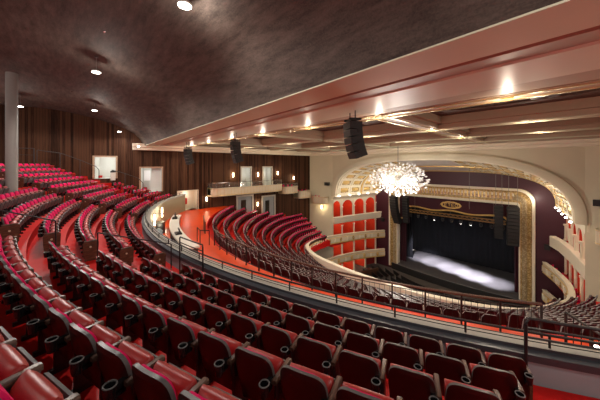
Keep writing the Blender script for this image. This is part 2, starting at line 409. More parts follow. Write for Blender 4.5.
# one-mesh seat for the distant rows
def far_seat_mb():
    b = MB()
    for part, mi in (('back_shell', (0, 1)), ('back_cushion', (2,)), ('seat_cushion', (3,)), ('seat_pan', (1, 1)), ('armrest', (4,)), ('standard', (5,))):
        me = ME[part]; o = len(b.v); b.v += [tuple(v.co) for v in me.vertices]
        for p in me.polygons: b.f.append(tuple(o+i for i in p.vertices)); b.m.append(mi[p.material_index])
    return b
FARM = ['shell', 'rim', 'backfabric', 'leather', 'armwood', 'black']
FAR = far_seat_mb().mesh('theatre_seat', FARM)
def lite_seat():                      # low-face seat for the seats nobody could pick out
    b = MB()
    pts = [(-.24, .12, .2), (.24, .12, .2), (.25, 0, .72), (.17, -.005, .84), (-.17, -.005, .84), (-.25, 0, .72)]
    n = len(pts)
    b.face(pts, 0); f = [(x*.96, y+.07, z-.012) for x, y, z in pts]; b.face(f, 1); b.grid([pts, f], 2, closed=True)
    b.box((0, .27, .54), (.44, .13, .32), 0, 3, rx=-.4); b.box((.28, .2, .6), (.05, .38, .035), 0, 4); b.box((.28, .2, .3), (.03, .2, .6), 0, 0)
    return b

SEC = [   # name, start angle of row k (left end), end angle (right end)
    ('wall block',   lambda k: -math.degrees(math.asin(min(.999, (17.0+max(0, .0)+.3*max(0, 9-(YC-rowr(k)*.80))*.55)/rowr(k)))), lambda k: -31.8-.3*k),
    ('far block',    lambda k: -29.3-.3*k, lambda k: -16.4-.55*k),
    ('middle block', lambda k: -13.4-.55*k, lambda k: 5.0-.9*k),
    ('near block',   lambda k: 9.2-1.0*k, lambda k: math.degrees(math.asin((XC*-1-.42)/rowr(k)))),
]
seats = []
for si, (nm, fa, fb) in enumerate(SEC):
    for k in range(NR):
        a0, a1 = fa(k), fb(k); L = R(a1-a0)*rowr(k); n = int(L/.565)
        if n < 2: continue
        step = (a1-a0)/n
        for i in range(n):
            a = a0+step*(i+.5) if si != 3 else a1-step*(n-i-.5)
            x, y, _ = pol(rowr(k)-(.15 if si == 3 and k == 5 else 0), a); z = rowz(k)
            if hypot(x+20.9, y+1.9) < .75: continue
            if si == 3 and k >= 6: continue
            pr = project(x, y, z+.6)
            d0 = hypot(x, y)
            if pr is None or d0 < 1.0: continue
            px, py, d = pr
            if px < (-70 if d > 4 else -260) or px > 640 or py > 620: continue
            seats.append(((pr[2]), si, k, i, n, a, (x, y, z)))
seats.sort(key=lambda q: q[0])
proto = None
def make_seat_root(nm, loc, a): return thing('theatre_seat', loc, R(a))
stuff = MB(); cnt = 0
lite = lite_seat()
for d, si, k, i, n, a, p in seats:
    nmb = SEC[si][0]
    if cnt >= 300:
        stuff.add(lite, p, R(a)); continue
    cnt += 1
    rowtxt = ['front row', 'second row', 'third row', 'fourth row', 'fifth row', 'sixth row', 'seventh row', 'eighth row', 'ninth row', 'tenth row'][k]
    if i < n/2: pos = ('leftmost seat' if i == 0 else ORD[i]+' from its left end')
    else: pos = ('rightmost seat' if i == n-1 else ORD[n-1-i]+' from its right end')
    colr = 'burgundy' if si == 3 else 'magenta-backed'
    lab = f'{colr} tip-up seat, {rowtxt} from the parapet, {nmb}, {pos}'
    if d > 22 and si < 2:
        o = bpy.data.objects.new('theatre_seat', FAR); col.objects.link(o)
        o.location = (p[0], p[1], p[2]+ZC); o.rotation_euler = (0, 0, R(a))
    else:
        o = make_seat_root('theatre_seat', p, a)
        for part in ('back_shell', 'back_cushion', 'seat_cushion', 'seat_pan', 'armrest', 'standard', 'cup_holder'):
            if part in ('armrest', 'standard') and i == n-1 and part == 'standard': continue
            q = bpy.data.objects.new(part, ME[part]); col.objects.link(q); q.parent = o
            if part in PART_LABEL: q['label'] = PART_LABEL[part]
        for side, cond in (('L', i == 0), ('R', i == n-1)):
            if cond:
                q = bpy.data.objects.new('end_panel', ME['end'+side]); col.objects.link(q); q.parent = o; q['label'] = 'dark wood end panel facing the aisle'
                q2 = bpy.data.objects.new('aisle_light', ME['lite'+side]); col.objects.link(q2); q2.parent = q
    tag(o, lab, 'seat', 'tip-up seats in the curved balcony rows')
if stuff.v:
    tag(stuff.build('theatre_seats', ['seatback_dark', 'backfabric', 'rim', 'leather', 'armwood']), 'distant magenta balcony seats beside the plank wall at far left', 'seats', None, 'stuff')

# ------------------------------------------------------------------ balcony rails
def rail(name, label, top, posts, r=.022, mids=(), base=None, cat='handrail', extra=None, group=None):
    """top: list of points; posts: list of (x,y,ztop,zbase)"""
    bx, by = posts[0][0], posts[0][1]; bz = min(q[3] for q in posts)
    t = thing(name, (bx, by, bz), 0, label, cat, group)
    f = lambda p: (p[0]-bx, p[1]-by, p[2]-bz)
    b = MB(); b.tube([f(p) for p in top], r); b.build('top_rail', 'black', t)
    for mpts in mids:
        b = MB(); b.tube([f(p) for p in mpts], r*.7, n=6); b.build('mid_rail', 'black', t)
    for x, y, z1, z0 in posts:
        b = MB(); b.tube([f((x, y, z0)), f((x, y, z1))], r); b.build('post', 'black', t)
    return t
# guard at the right-hand aisle front
ga = [27.6+i*1.1 for i in range(10)]
gp = [pol(25.98, a) for a in ga]
z = -2.70
top = [(gp[0][0], gp[0][1], z-.09), (gp[0][0]+.015, gp[0][1]+.02, z-.03), (gp[0][0]+.05, gp[0][1]+.05, z)]+[(p[0], p[1], z) for p in gp[1:]]
rail('guard_rail', 'tall black guard rail on the parapet beside the right-hand aisle', top,
     [(gp[0][0], gp[0][1], z-.09, -3.87), (gp[4][0], gp[4][1], z, -3.87), (gp[9][0], gp[9][1], z, -3.87)],
     mids=[[(p[0], p[1], z-.16) for p in gp], [(p[0], p[1], z-.32) for p in gp]], r=.028)
hp = [pol(25.98, a) for a in (6.3, 7.4, 8.6, 9.7)]
z = -2.6
rail('guard_rail', 'black hoop guard rail on the parapet at the foot of the near aisle',
     [(hp[0][0], hp[0][1], z-.06)]+[(hp[0][0]+.05, hp[0][1], z)]+[(p[0], p[1], z) for p in hp[1:3]]+[(hp[3][0]-.05, hp[3][1], z), (hp[3][0], hp[3][1], z-.06)],
     [(hp[0][0], hp[0][1], z-.06, -3.87), (hp[3][0], hp[3][1], z-.06, -3.87)], mids=[[(p[0], p[1], z-.2) for p in hp]], r=.026)
def aisle_rail(label, angs, k0, k1, h=1.18):
    P = []; n = k1-k0
    for i in range(n+1):
        k = k0+i; a = angs(k); P.append(pol(rowr(k)-.25, a, rowz(k)+h-.1*(i/n if n else 0)))
    posts = [(P[i][0], P[i][1], P[i][2], rowz(k0+i)) for i in range(0, n+1, 2)]
    if n % 2: posts.append((P[-1][0], P[-1][1], P[-1][2], rowz(k1)))
    return rail('aisle_handrail', label, P, posts, r=.02)
aisle_rail('lower black handrail with posts in the near aisle', lambda k: 6.9-.95*k, 0, 2)
aisle_rail('upper black handrail with posts in the near aisle', lambda k: 6.9-.95*k, 3, 6)
aisle_rail('black handrail in the front half of the second aisle', lambda k: -14.9-.55*k, 0, 3, 1.0)
aisle_rail('black handrail in the back half of the second aisle', lambda k: -14.9-.55*k, 5, 8, 1.0)
aisle_rail('black handrail in the third aisle near the plank wall', lambda k: -30.6-.3*k, 0, 4, 1.0)
# rails at the very back, next to the column and the upper door
def from_px(px, py, d):
    l = (px-HX)/F*d
    return (cos(TH)*l-sin(TH)*d, sin(TH)*l+cos(TH)*d, (HY-py)/F*d)
p0, p1 = from_px(18, 148, 21.2), from_px(34, 148.5, 21.5)
rail('guard_rail', 'black rail frame above the back row right of the column', [p0, p1], [(p0[0], p0[1], p0[2], -.6), (p1[0], p1[1], p1[2], -.6)],
     mids=[[(p0[0], p0[1], p0[2]-.55), (p1[0], p1[1], p1[2]-.55)]], r=.03)
q = [from_px(37, 150, 22.4), from_px(60, 153, 23.2), from_px(80, 160, 23.8), from_px(96, 166.5, 24.3), from_px(99, 170, 24.4)]
rail('wall_handrail', 'black handrail descending along the plank wall to the upper door', q, [(*q[0], -.5), (*q[1], -.7), (*q[2], -1.0), (*q[4], -1.5)], r=.028)
q = [from_px(112, 170, 24.6), from_px(125, 173.5, 25), from_px(138, 178, 25.5), from_px(143, 183, 25.9)]
rail('wall_handrail', 'black handrail along the plank wall between the two doors', q, [(*q[0], -1.6), (*q[1], -1.9), (*q[3], -2.6)], r=.028)
q = [from_px(-8, 180, 17.5), from_px(8, 180.5, 18), ]
rail('guard_rail', 'short black rail in front of the column at far left', q, [(*q[0], -2.0), (*q[1], -2.0)], r=.03)
# column
b = MB(); b.lathe([(.24, -1.95), (.24, 5.0)], (-20.9, -1.9, 0), 20); struct(b.build('column', 'columngrey'), 'grey round column rising from the balcony rows at far left', 'column')

# ------------------------------------------------------------------ promenade floor, lower tier
A_L0, A_L1 = -62, 50
b = revolve([(21.75, -5.2), (25.6, -5.2), (25.6, -5.5), (21.75, -5.5)], -52, 42)
struct(b.build('floor_promenade', 'orangefloor', smooth=20), 'orange red promenade floor below the balcony front', 'floor')
LR0, LDR, LZ0, LDZ, NL = 21.25, .92, -5.92, .405, 11
def ldrop(r_, a): return .95*max(0, min(1, (abs(a)-28)/52))*max(0, (21.9-r_)/9.9)
def lrow(j): return LR0-LDR*j, LZ0-LDZ*j
prof = [(21.75, -5.2)]
for j in range(NL):
    r_, z_ = lrow(j)
    prof += [(r_+.5 if j else 21.75, z_), (r_-.42, z_)] 
# clean stepped profile from the back to the front
prof = [(21.9, -5.21)]
for j in range(NL):
    r_, z_ = lrow(j); prof += [(r_+.42, prof[-1][1]), (r_+.42, z_)]
r_, z_ = lrow(NL-1); prof += [(11.5, z_), (11.5, z_-.7), (21.9, z_-.7)]
b = revolve(prof, -88, 88)
b.v = [(x, y, z-ldrop(hypot(x-XC, y-YC), math.degrees(atan2(x-XC, YC-y)))) for x, y, z in b.v]
struct(b.build('floor_tier', 'redfloor', smooth=20), 'stepped red floor under the lower tier of seats', 'floor')
lt = MB()
def lsecs(j):
    r_ = lrow(j)[0]
    out = -min(86, math.degrees(math.asin(min(.999, 16.9/r_))) if r_ > 16.9 else 86)
    ai = -23-.9*j
    return [(out, ai-3.4), (ai, -2), (1.2, 31), (35.5, min(84, -out))]
for j in range(NL):
    r_, z_ = lrow(j)
    for a0, a1 in lsecs(j):
        n = int(R(a1-a0)*r_/.56)
        for i in range(n):
            a = a0+(a1-a0)*(i+.5)/n
            lt.add(lite, pol(r_, a, z_-ldrop(r_, a)), R(a))
tag(lt.build('tier_seats', ['seatback_dark', 'backfabric', 'seatgrey', 'shell', 'armwood']), 'curved rows of red seats on the lower tier behind the cream balcony front', 'seats', None, 'stuff')
# rail behind the lower tier
ox, oy, oz = pol(21.95, 0, -5.2)
t = thing('tier_rail', (ox, oy, oz), 0, 'long brown-topped rail with black balusters behind the lower tier seats', 'railing')
b = MB(); b.tube([loc_(p) for p in arc(21.95, -8.5, 33, -4.2)], .045); b.build('top_rail', 'darkwood', t)
b = MB(); b.tube([loc_(p) for p in arc(21.95, -8.5, 33, -5.05)], .02, n=6); b.tube([loc_(p) for p in arc(21.95, -8.5, 33, -4.32)], .015, n=6); b.build('mid_rail', 'black', t)
for i in range(16):
    a = -8.5+i*(41.5/15)
    b = MB(); p = loc_(pol(21.95, a, -5.2)); b.box((p[0], p[1], p[2]+.5), (.05, .05, 1.0), R(a)); b.build('post', 'black', t)
for i in range(90):
    a = -8.3+i*(41.1/89)
    p = loc_(pol(21.95, a, -5.2))
    b = MB(); b.tube([(p[0], p[1], .13), (p[0], p[1], .88)], .007, n=4); b.build('baluster', 'black', t)
# aisle stair rail on the right
P = [pol(22.3+.75*i, 34.0+.15*i, -4.2-.0*i) for i in range(5)]
t = rail('stair_rail', 'brown-topped stair rail with black balusters at the right end of the promenade', P, [(p[0], p[1], p[2], -5.2) for p in P], r=.035)
for i in range(14):
    f_ = i/13*4; k = min(3, int(f_)); u = f_-k; p = [P[k][c]+(P[k+1][c]-P[k][c])*u for c in range(3)]
    b = MB(); b.tube([(p[0]-P[0][0], p[1]-P[0][1], .05), (p[0]-P[0][0], p[1]-P[0][1], .98)], .012, n=5); b.build('baluster', 'black', t)
for i, (a, r_) in enumerate(((35.2, 22.6), (35.6, 23.5))):
    b = MB(); x, y, _ = pol(r_, a); b.box((x, y, -4.95), (.16, .05, .16), R(a)); 
    tag(b.build('step_light', 'coollamp'), ['small white step light nearer the lower tier by the stair rail', 'small white step light further from the lower tier by the stair rail'][i], 'light', 'step lights at the right-hand stair')
# left end of the tier rail
P = [pol(22.2, -9.2, -4.25), pol(22.7, -10, -4.25), pol(22.7, -12.5, -4.25)]
rail('stair_rail', 'low black rail at the left end of the lower tier rail', P, [(*P[0][:2], -4.25, -5.2), (*P[1][:2], -4.25, -5.2), (*P[2][:2], -4.25, -5.2)], r=.03)
b = revolve([(21.9, -5.2), (21.98, -5.2), (21.98, -4.3), (21.9, -4.3)], -24, -17)
struct(b.build('tier_partition', 'darkwood'), 'curved dark wood partition at the back of the lower tier aisle', 'partition')

# cream tier front
def front_path(half, n=6):
    """smooth path through half profile (dx,y,z), mirrored about the axis, running left to right"""
    L = [(XC-d, y, z) for d, y, z in half[::-1]]+[(XC+d, y, z) for d, y, z in half[1:]]
    out = []
    for i in range(len(L)-1):
        p0, p1, p2, p3 = L[max(i-1, 0)], L[i], L[i+1], L[min(i+2, len(L)-1)]
        for s_ in range(n):
            u = s_/n
            out.append(tuple(.5*((2*p1[c])+(-p0[c]+p2[c])*u+(2*p0[c]-5*p1[c]+4*p2[c]-p3[c])*u*u+(-p0[c]+3*p1[c]-3*p2[c]+p3[c])*u**3) for c in range(3)))
    out.append(L[-1]); return out
half2 = [(0, 18.7, -9.35), (3, 18.9, -9.35), (5.5, 19.4, -9.4), (8.2, 20.9, -9.6), (10.4, 23.3, -9.95), (11.6, 26.5, -10.3), (12.4, 30, -10.8), (12.3, 34.5, -11.2), (11.4, 38.5, -11.4), (10.2, 42.0, -11.6)]
fp = front_path(half2)
prof2 = [(-.32, .02), (-.30, .08), (.08, .10), (.12, .04), (.05, -.04), (.05, -.30), (.13, -.36), (.13, -1.0), (.05, -1.08), (.08, -1.22), (-.32, -1.24)]
b = MB(); b.sweep(fp, prof2, mi=[1, 1, 1, 2, 0, 2, 0, 2, 2, 0, 1])
struct(b.build('tier_front', ['cream', 'creamlight', 'goldplain']), 'cream and gold curved front of the lower tier', 'balcony front')
# ornaments and panel posts on the fronts
def front_ornaments(path, dz, every, mat_pil, off=.13, sel=None, z0=-.36, z1=-1.0):
    pil = MB(); acc = 0; half_done = False
    for i in range(1, len(path)-1):
        p, q0, q1 = path[i], path[i-1], path[i+1]
        acc += hypot(p[0]-q0[0], p[1]-q0[1])
        if acc < every/2 or (half_done and acc < every): continue
        med_here = not half_done; half_done = not half_done
        if not half_done: acc = 0
        tx, ty = q1[0]-q0[0], q1[1]-q0[1]; L = hypot(tx, ty); nx, ny = -ty/L, tx/L
        a = atan2(ty, tx)
        if med_here:
            zc = p[2]+(z0+z1)/2; e = off-.02
            rows = [[(p[0]+nx*(e+h)+tx/L*rr*cos(2*pi*j/12), p[1]+ny*(e+h)+ty/L*rr*cos(2*pi*j/12), zc+1.15*rr*sin(2*pi*j/12)) for j in range(12)] for rr, h in ((.27, 0), (.27, .06), (.17, .05), (.13, .12), (.03, .14))]
            pil.grid(rows, 1, closed=True, cap=True)
        else: pil.box((p[0]+nx*(off+.03), p[1]+ny*(off+.03), p[2]+(z0+z1)/2), (.34, .1, z0-z1), a)
    return pil
pl_ = front_ornaments(fp, 0, 2.4, 0)
struct(pl_.build('trim_1', ['creamlight', 'gold']), 'raised pilasters and gilt medallions on the lower tier front', 'trim')
half3 = [(8.2, 20.9, -13.9), (10.6, 23.3, -14.0), (12.0, 26.5, -14.2), (12.9, 30, -14.4), (12.6, 34.5, -14.6), (11.6, 38.5, -14.75), (10.2, 42.0, -14.9)]
def side_path(half, s_, n=6):
    L = [(XC+s_*d, y, z) for d, y, z in half]
    if s_ < 0: L = L[::-1]
    out = []
    for i in range(len(L)-1):
        p0, p1, p2, p3 = L[max(i-1, 0)], L[i], L[i+1], L[min(i+2, len(L)-1)]
        for k in range(n):
            u = k/n
            out.append(tuple(.5*((2*p1[c])+(-p0[c]+p2[c])*u+(2*p0[c]-5*p1[c]+4*p2[c]-p3[c])*u*u+(-p0[c]+3*p1[c]-3*p2[c]+p3[c])*u**3) for c in range(3)))
    out.append(L[-1]); return out
for s_, nm in ((-1, 'left'), (1, 'right')):
    p3_ = side_path(half3, s_)
    b = MB(); b.sweep(p3_, prof2, mi=[1, 1, 1, 2, 0, 2, 0, 2, 2, 0, 0]); pl = front_ornaments(p3_, 0, 2.4, 0); b.add(MB()); o = len(b.v)
    b.v += pl.v; b.f += [tuple(o+i for i in f) for f in pl.f]; b.m += [1 if q == 0 else 2 for q in pl.m]
    struct(b.build('mezzanine_front', ['cream', 'creamlight', 'goldplain']), f'cream mezzanine front on the {nm} of the hall', 'balcony front')

# ------------------------------------------------------------------ side walls (plank), with openings
def wall(name, p0, p1, z0, z1, openings, mat, thick=.15, label='', side=1):
    """openings: (s0,s1,za,zb) in metres from p0"""
    L = hypot(p1[0]-p0[0], p1[1]-p0[1]); tx, ty = (p1[0]-p0[0])/L, (p1[1]-p0[1])/L; rz = atan2(ty, tx)
    nx, ny = -ty*side, tx*side     # outwards
    b = MB()
    def blk(s0, s1, za, zb):
        if s1-s0 < .01 or zb-za < .01: return
        m = (s0+s1)/2; b.box((p0[0]+tx*m+nx*thick/2, p0[1]+ty*m+ny*thick/2, (za+zb)/2), (s1-s0, thick, zb-za), rz)
    S = sorted(set([0, L]+[o[0] for o in openings]+[o[1] for o in openings]))
    for s0, s1 in zip(S, S[1:]):
        m = (s0+s1)/2; hs = sorted([(o[2], o[3]) for o in openings if o[0] < m < o[1]])
        zz = z0
        for za, zb in hs: blk(s0, s1, zz, za); zz = zb
        blk(s0, s1, zz, z1)
    return b, (lambda s, z, off=0: (p0[0]+tx*s+nx*off, p0[1]+ty*s+ny*off, z)), rz
XW = -30.2
# straight part, from the corner by the stage back to the promenade
o1 = [(30.6-19.05, 30.6-17.7, -3.5, -.36), (30.6-22.6, 30.6-21.2, -3.5, -.36), (30.6-19.3, 30.6-17.1, -7.6, -4.25), (30.6-23.1, 30.6-21.1, -8.6, -4.6), (30.6-11.85, 30.6-9.6, -5.2, -2.95)]
b, W1, rz1 = wall('wall_left', (XW, 30.6), (XW, 9.0), -18.5, 3.2, o1, 'plank', side=-1)
b2, W2, rz2 = wall('wall_left', (XW, 9.0), (-33.8, -3.0), -18.5, 5.5, [(9.0-8.05+.03, 9.0-6.3+.2, -2.85, -.32), ((9.0-4.15)*1.044, (9.0-2.5)*1.044, -1.35, .78)], 'plank', side=-1)
b.v += [] ; o = len(b.v); b.v += b2.v; b.f += [tuple(o+i for i in f) for f in b2.f]; b.m += b2.m
b3, W3, rz3 = wall('wall_left', (-33.8, -3.0), (-34.2, -9.0), -5, 5.5, [], 'plank', side=-1)
o = len(b.v); b.v += b3.v; b.f += [tuple(o+i for i in f) for f in b3.f]; b.m += b3.m
struct(b.build('wall_left', 'plank', smooth=0), 'dark vertical plank wall on the left of the hall', 'wall')
dn = [0]
def door(W, rz, s0, s1, z0, z1, depth, mats, label, frame='doorframe', light=None, fw=.16, extra=None):
    """alcove behind an opening with a frame round it"""
    dn[0] += 1
    c = W((s0+s1)/2, z0); t = thing(f'door_{dn[0]}', c, rz, label, 'doorway', None, 'structure')
    w_ = s1-s0; h = z1-z0
    # local x along wall, local y: inwards is towards the hall
    out = 1 if True else -1
    # find the sign of outwards in local coordinates
    q = W((s0+s1)/2, z0, 1); dx, dy = q[0]-c[0], q[1]-c[1]; ly = -dx*sin(rz)+dy*cos(rz); sg = 1 if ly > 0 else -1
    b = MB(); D = depth*sg
    b.face([(-w_/2, D, 0), (w_/2, D, 0), (w_/2, D, h), (-w_/2, D, h)]); b.face([(-w_/2, 0, 0), (-w_/2, D, 0), (-w_/2, D, h), (-w_/2, 0, h)])
    b.face([(w_/2, 0, 0), (w_/2, D, 0), (w_/2, D, h), (w_/2, 0, h)]); b.face([(-w_/2, 0, h), (w_/2, 0, h), (w_/2, D, h), (-w_/2, D, h)]); b.face([(-w_/2, 0, 0), (w_/2, 0, 0), (w_/2, D, 0), (-w_/2, D, 0)])
    b.build('alcove', mats, t, smooth=0)
    b = MB()
    b.box((-w_/2-fw/2, -.03*sg, h/2), (fw, .10, h)); b.box((w_/2+fw/2, -.03*sg, h/2), (fw, .10, h)); b.box((0, -.03*sg, h+fw/2), (w_+2*fw, .10, fw))
    b.build('door_frame', frame, t)
    if light: lamp('POINT', (0, D*.5, h*.8), light, (1, .97, .92), .2, parent=t, name='alcove_light')
    if extra: extra(t, w_, h, D, sg)
    return t
def leaf(t, w_, h, D, sg):
    b = MB(); b.box((0, .05*sg, h/2), (w_*.96, .05, h*.98)); b.build('door_leaf', 'doorgrey', t)
    b = MB(); b.box((w_*.1, .02*sg, h*.62), (w_*.35, .02, h*.5)); b.build('door_glass', 'clearpane', t)
def leaf2(t, w_, h, D, sg):
    b = MB(); b.box((-w_*.22, .4*sg, h*.5), (w_*.5, .05, h)); b.build('door_leaf', 'roomwhite', t)
    b = MB(); b.box((w_*.28, D-.06*sg, h*.66), (w_*.32, .05, h*.45)); b.build('window', 'glass', t)
s = o1
door(W1, rz1, *s[0], 1.2, 'roomwhite', 'pale framed grey doorway above the side box, the nearer one', 'paleframe', 5, .16)
door(W1, rz1, *s[1], 1.2, 'roomwhite', 'pale framed grey doorway above the side box, closer to the stage', 'paleframe', 5, .16)
door(W1, rz1, *s[2], 1.2, 'doorgrey', 'pale framed doorway below the side box, the nearer one', 'paleframe', 6, .22, leaf)
door(W1, rz1, *s[3], 1.2, 'doorgrey', 'pale framed doorway below the side box, closer to the stage', 'paleframe', 6, .22, leaf)
door(W1, rz1, *s[4], 1.0, 'cream', 'wide cream lit opening in the plank wall at the promenade', 'cream', 14, .06)
door(W2, rz2, 9.0-8.05+.03, 9.0-6.3+.2, -2.85, -.32, 2.0, 'roomwhite', 'tan framed bright doorway at the front of the balcony by the plank wall', 'doorframe', 9, .14, leaf2)
door(W2, rz2, (9.0-4.15)*1.044, (9.0-2.5)*1.044, -1.35, .78, 2.0, 'roomwhite', 'tan framed white doorway above the upper balcony rows', 'doorframe', 14, .14)
# bin at the upper door
c = from_px(113, 174, 24.4)
t = thing('waste_bin', (c[0], c[1], -1.45), 0, 'white and dark waste bin standing by the upper doorway', 'bin')
b = MB(); b.lathe([(.19, 0), (.21, .72), (.2, .74)], n=14); b.build('bin_body', 'white', t)
b = MB(); b.lathe([(.22, .74), (.22, .84), (.12, .92)], n=14); b.build('bin_lid', 'black', t)

# splay walls + stage wall with the big arch
YA, YP = 31.4, 42.4
def supere(a, spring, rise, p, n=40, half=False):
    P = []
    for i in range(n+1):
        th_ = pi*i/n
        P.append((-a*math.copysign(abs(cos(th_))**(2/p), cos(th_)), spring+rise*abs(sin(th_))**(2/p)))
    return P
ZTOP = 2.3
for s_, nm in ((-1, 'left'), (1, 'right')):
    b = MB(); x0, x1 = XC+s_*17.75, XC+s_*13.3
    b.grid([[(x0, 30.6, -18.5), (x1, YA, -18.5)], [(x0, 30.6, ZTOP), (x1, YA, ZTOP)]]); b.grid([[(x0, 30.8, -18.5), (x1, YA+.2, -18.5)], [(x0, 30.8, ZTOP), (x1, YA+.2, ZTOP)]])
    struct(b.build('wall_splay_'+nm, 'beigewall', smooth=0), f'plain beige angled wall on the {nm} of the arch', 'wall')
SP, AO, RI_O, AI, RI_I = -4.9, 13.5, 6.25, 11.35, 4.05
oc = supere(AO, SP, RI_O, 2.6, 72)
b = MB()
for (xa, za), (xb, zb) in zip(oc, oc[1:]):
    b.face([(XC+xa, YA, za), (XC+xb, YA, zb), (XC+xb, YA, ZTOP), (XC+xa, YA, ZTOP)])
struct(b.build('wall_stage', 'beigewall', smooth=0), 'beige wall over the great arch in front of the stage', 'wall')
# arch moulding
mo = supere(AO-.75, SP, RI_O-.65, 2.6, 72)
b = MB()
rows = [[(XC+x, YA+.0, z) for x, z in oc], [(XC+x*.995, YA-.16, z-.02) for x, z in oc], [(XC+(x+m[0])/2, YA-.20, (z+m[1])/2) for (x, z), m in zip(oc, mo)], [(XC+m[0], YA-.06, m[1]) for m in mo], [(XC+m[0], YA+.5, m[1]) for m in mo]]
b.grid(rows); struct(b.build('trim_2', 'beigewall', smooth=50), 'plain rounded moulding round the great arch', 'trim')
# coffered vault
def vp(v, u, lift=0):
    th_ = pi*v
    a = (AO-.75)+(AI-(AO-.75))*u; ri = (RI_O-.65)+(RI_I-(RI_O-.65))*u
    p = 2.6+.3*u
    c_, s_ = cos(th_), sin(th_)
    x = -(a-lift)*math.copysign(abs(c_)**(2/p), c_); z = SP+(ri-lift)*abs(s_)**(2/p)
    return (XC+x, YA+.4+(YP-YA-.4)*u, z)
b = MB(); NV = 64
b.grid([[vp(i/NV, u/8) for u in range(9)] for i in range(NV+1)], 0)
# grid of coffers on both haunches, grey panels over the middle
us = [(.03, .25), (.27, .49), (.55, .75), (.77, .97)]
nv = 9; V0, V1 = .015, .36
import bisect
def arcv(f):  # even spacing by arc length on the outer curve
    return f
tab = [(0, 0)]; 
for i in range(1, 201):
    p, q = vp((i-1)/400, .3), vp(i/400, .3); tab.append((i/400, tab[-1][1]+hypot(p[0]-q[0], p[2]-q[2])))
def v_of(s):
    for (v0, s0), (v1, s1) in zip(tab, tab[1:]):
        if s1 >= s: return v0+(v1-v0)*(s-s0)/max(1e-9, s1-s0)
    return .5
TOT = tab[-1][1]
for sgn in (0, 1):
    for k in range(nv):
        sa, sb = .3+k*1.28, .3+(k+1)*1.28-.24
        va, vb = v_of(sa), v_of(sb)
        if sgn: va, vb = 1-vb, 1-va
        for ua, ub in us:
            m0, m1 = .0, .0
            du, dv = (ub-ua)*.12, (vb-va)*.12
            ring0 = [vp(va, ua, .10), vp(vb, ua, .10), vp(vb, ub, .10), vp(va, ub, .10)]
            ring1 = [vp(va+dv, ua+du, .10), vp(vb-dv, ua+du, .10), vp(vb-dv, ub-du, .10), vp(va+dv, ub-du, .10)]
            ring2 = [vp(va+dv, ua+du, .01), vp(vb-dv, ua+du, .01), vp(vb-dv, ub-du, .01), vp(va+dv, ub-du, .01)]
            base = [vp(va, ua, 0), vp(vb, ua, 0), vp(vb, ub, 0), vp(va, ub, 0)]
            b.grid([base, ring0], 1, closed=True); b.grid([ring0, ring1], 1, closed=True); b.grid([ring1, ring2], 2, closed=True); b.face(ring2, 2)
            # rosette
            uc, vc = (ua+ub)/2, (va+vb)/2
            prev = None; rows = []
            for rr, lf in ((.36, .03), (.22, .12), (.06, .17)):
                rows.append([vp(vc+(vb-va)*rr*sin(2*pi*j/8), uc+(ub-ua)*rr*cos(2*pi*j/8), lf) for j in range(8)])
            b.grid(rows, 3, closed=True); b.face(rows[-1], 3)
# gold ribs round the vault
for u in (.0, .52, .985):
    b.grid([[vp(i/NV, u+du_, lf) for du_, lf in ((-.015, 0), (-.012, .14), (.012, .14), (.015, 0))] for i in range(NV+1)], 4 if u else 1)
va, vb = v_of(.3+nv*1.28), 1-v_of(.3+nv*1.28)
for ua, ub in ((.05, .48), (.57, .95)):
    b.grid([[vp(va+(vb-va)*i/16, ua, .06), vp(va+(vb-va)*i/16, ub, .06)] for i in range(17)], 5)
struct(b.build('coffered_vault', ['creamlight', 'creamlight', 'goldrosette', 'goldplain', 'goldplain', 'greypanel'], smooth=35), 'cream coffered vault with gilt rosettes in front of the stage', 'vault')

# purple proscenium wall with gilt frame
OPW, OPT, STG = 7.95, -5.1, -16.9
ic = supere(AI, SP, RI_I, 2.9, 48)
b = MB(); n = len(ic)
fo = 9.5; FT = -3.0
for (xa, za), (xb, zb) in zip(ic, ic[1:]):
    def cut(x): return OPT-.5 if abs(x) < OPW else -18.4
    lo = min(cut(xa), cut(xb)) if abs((xa+xb)/2) >= OPW else OPT+.2
    b.face([(XC+xa, YP, lo), (XC+xb, YP, lo), (XC+xb, YP, zb), (XC+xa, YP, za)])
for s_ in (-1, 1):
    b.face([(XC+s_*AI, YP, -18.4), (XC+s_*13, YP, -18.4), (XC+s_*13, YP, SP+.2), (XC+s_*AI, YP, SP+.2)])
    b.face([(XC+s_*(OPW+.1), YP+.001, -18.4), (XC+s_*AI, YP+.001, -18.4), (XC+s_*AI, YP+.001, SP), (XC+s_*(OPW+.1), YP+.001, SP)])
struct(b.build('wall_proscenium', 'purple', smooth=0), 'plum wall round the gilded stage frame', 'wall')
def frame_path(hw, top, rad, n=8):
    P = [(-hw, STG-.6)]
    for i in range(n+1):
        a = pi-pi/2*i/n; P.append((-hw+rad+rad*cos(a), top-rad+rad*sin(a)))
    for i in range(n+1):
        a = pi/2-pi/2*i/n; P.append((hw-rad+rad*cos(a), top-rad+rad*sin(a)))
    P.append((hw, STG-.6)); return P
b = MB()
lay = [(9.5, FT, 1.6, 0, 0), (9.48, FT-.02, 1.6, -.30, 1), (9.2, FT-.3, 1.5, -.34, 1), (9.12, FT-.4, 1.45, -.18, 0), (8.75, FT-.85, 1.0, -.14, 0), (8.6, FT-1.0, .9, -.26, 2), (8.25, FT-1.5, .5, -.20, 2), (8.1, FT-1.75, .4, -.26, 0), (7.95, OPT, .25, -.22, 1), (7.95, OPT, .25, .7, 1)]
rows = [[(XC+x, YP+dy, z) for x, z in frame_path(hw, tp, rd)] for hw, tp, rd, dy, mi in lay]
for r0, r1, l_ in zip(rows, rows[1:], lay[1:]): b.grid([r0, r1], l_[4])
struct(b.build('proscenium_frame', ['gold', 'creamlight', 'mosaic'], smooth=40), 'gilded and cream ornamental frame round the stage opening', 'frame')
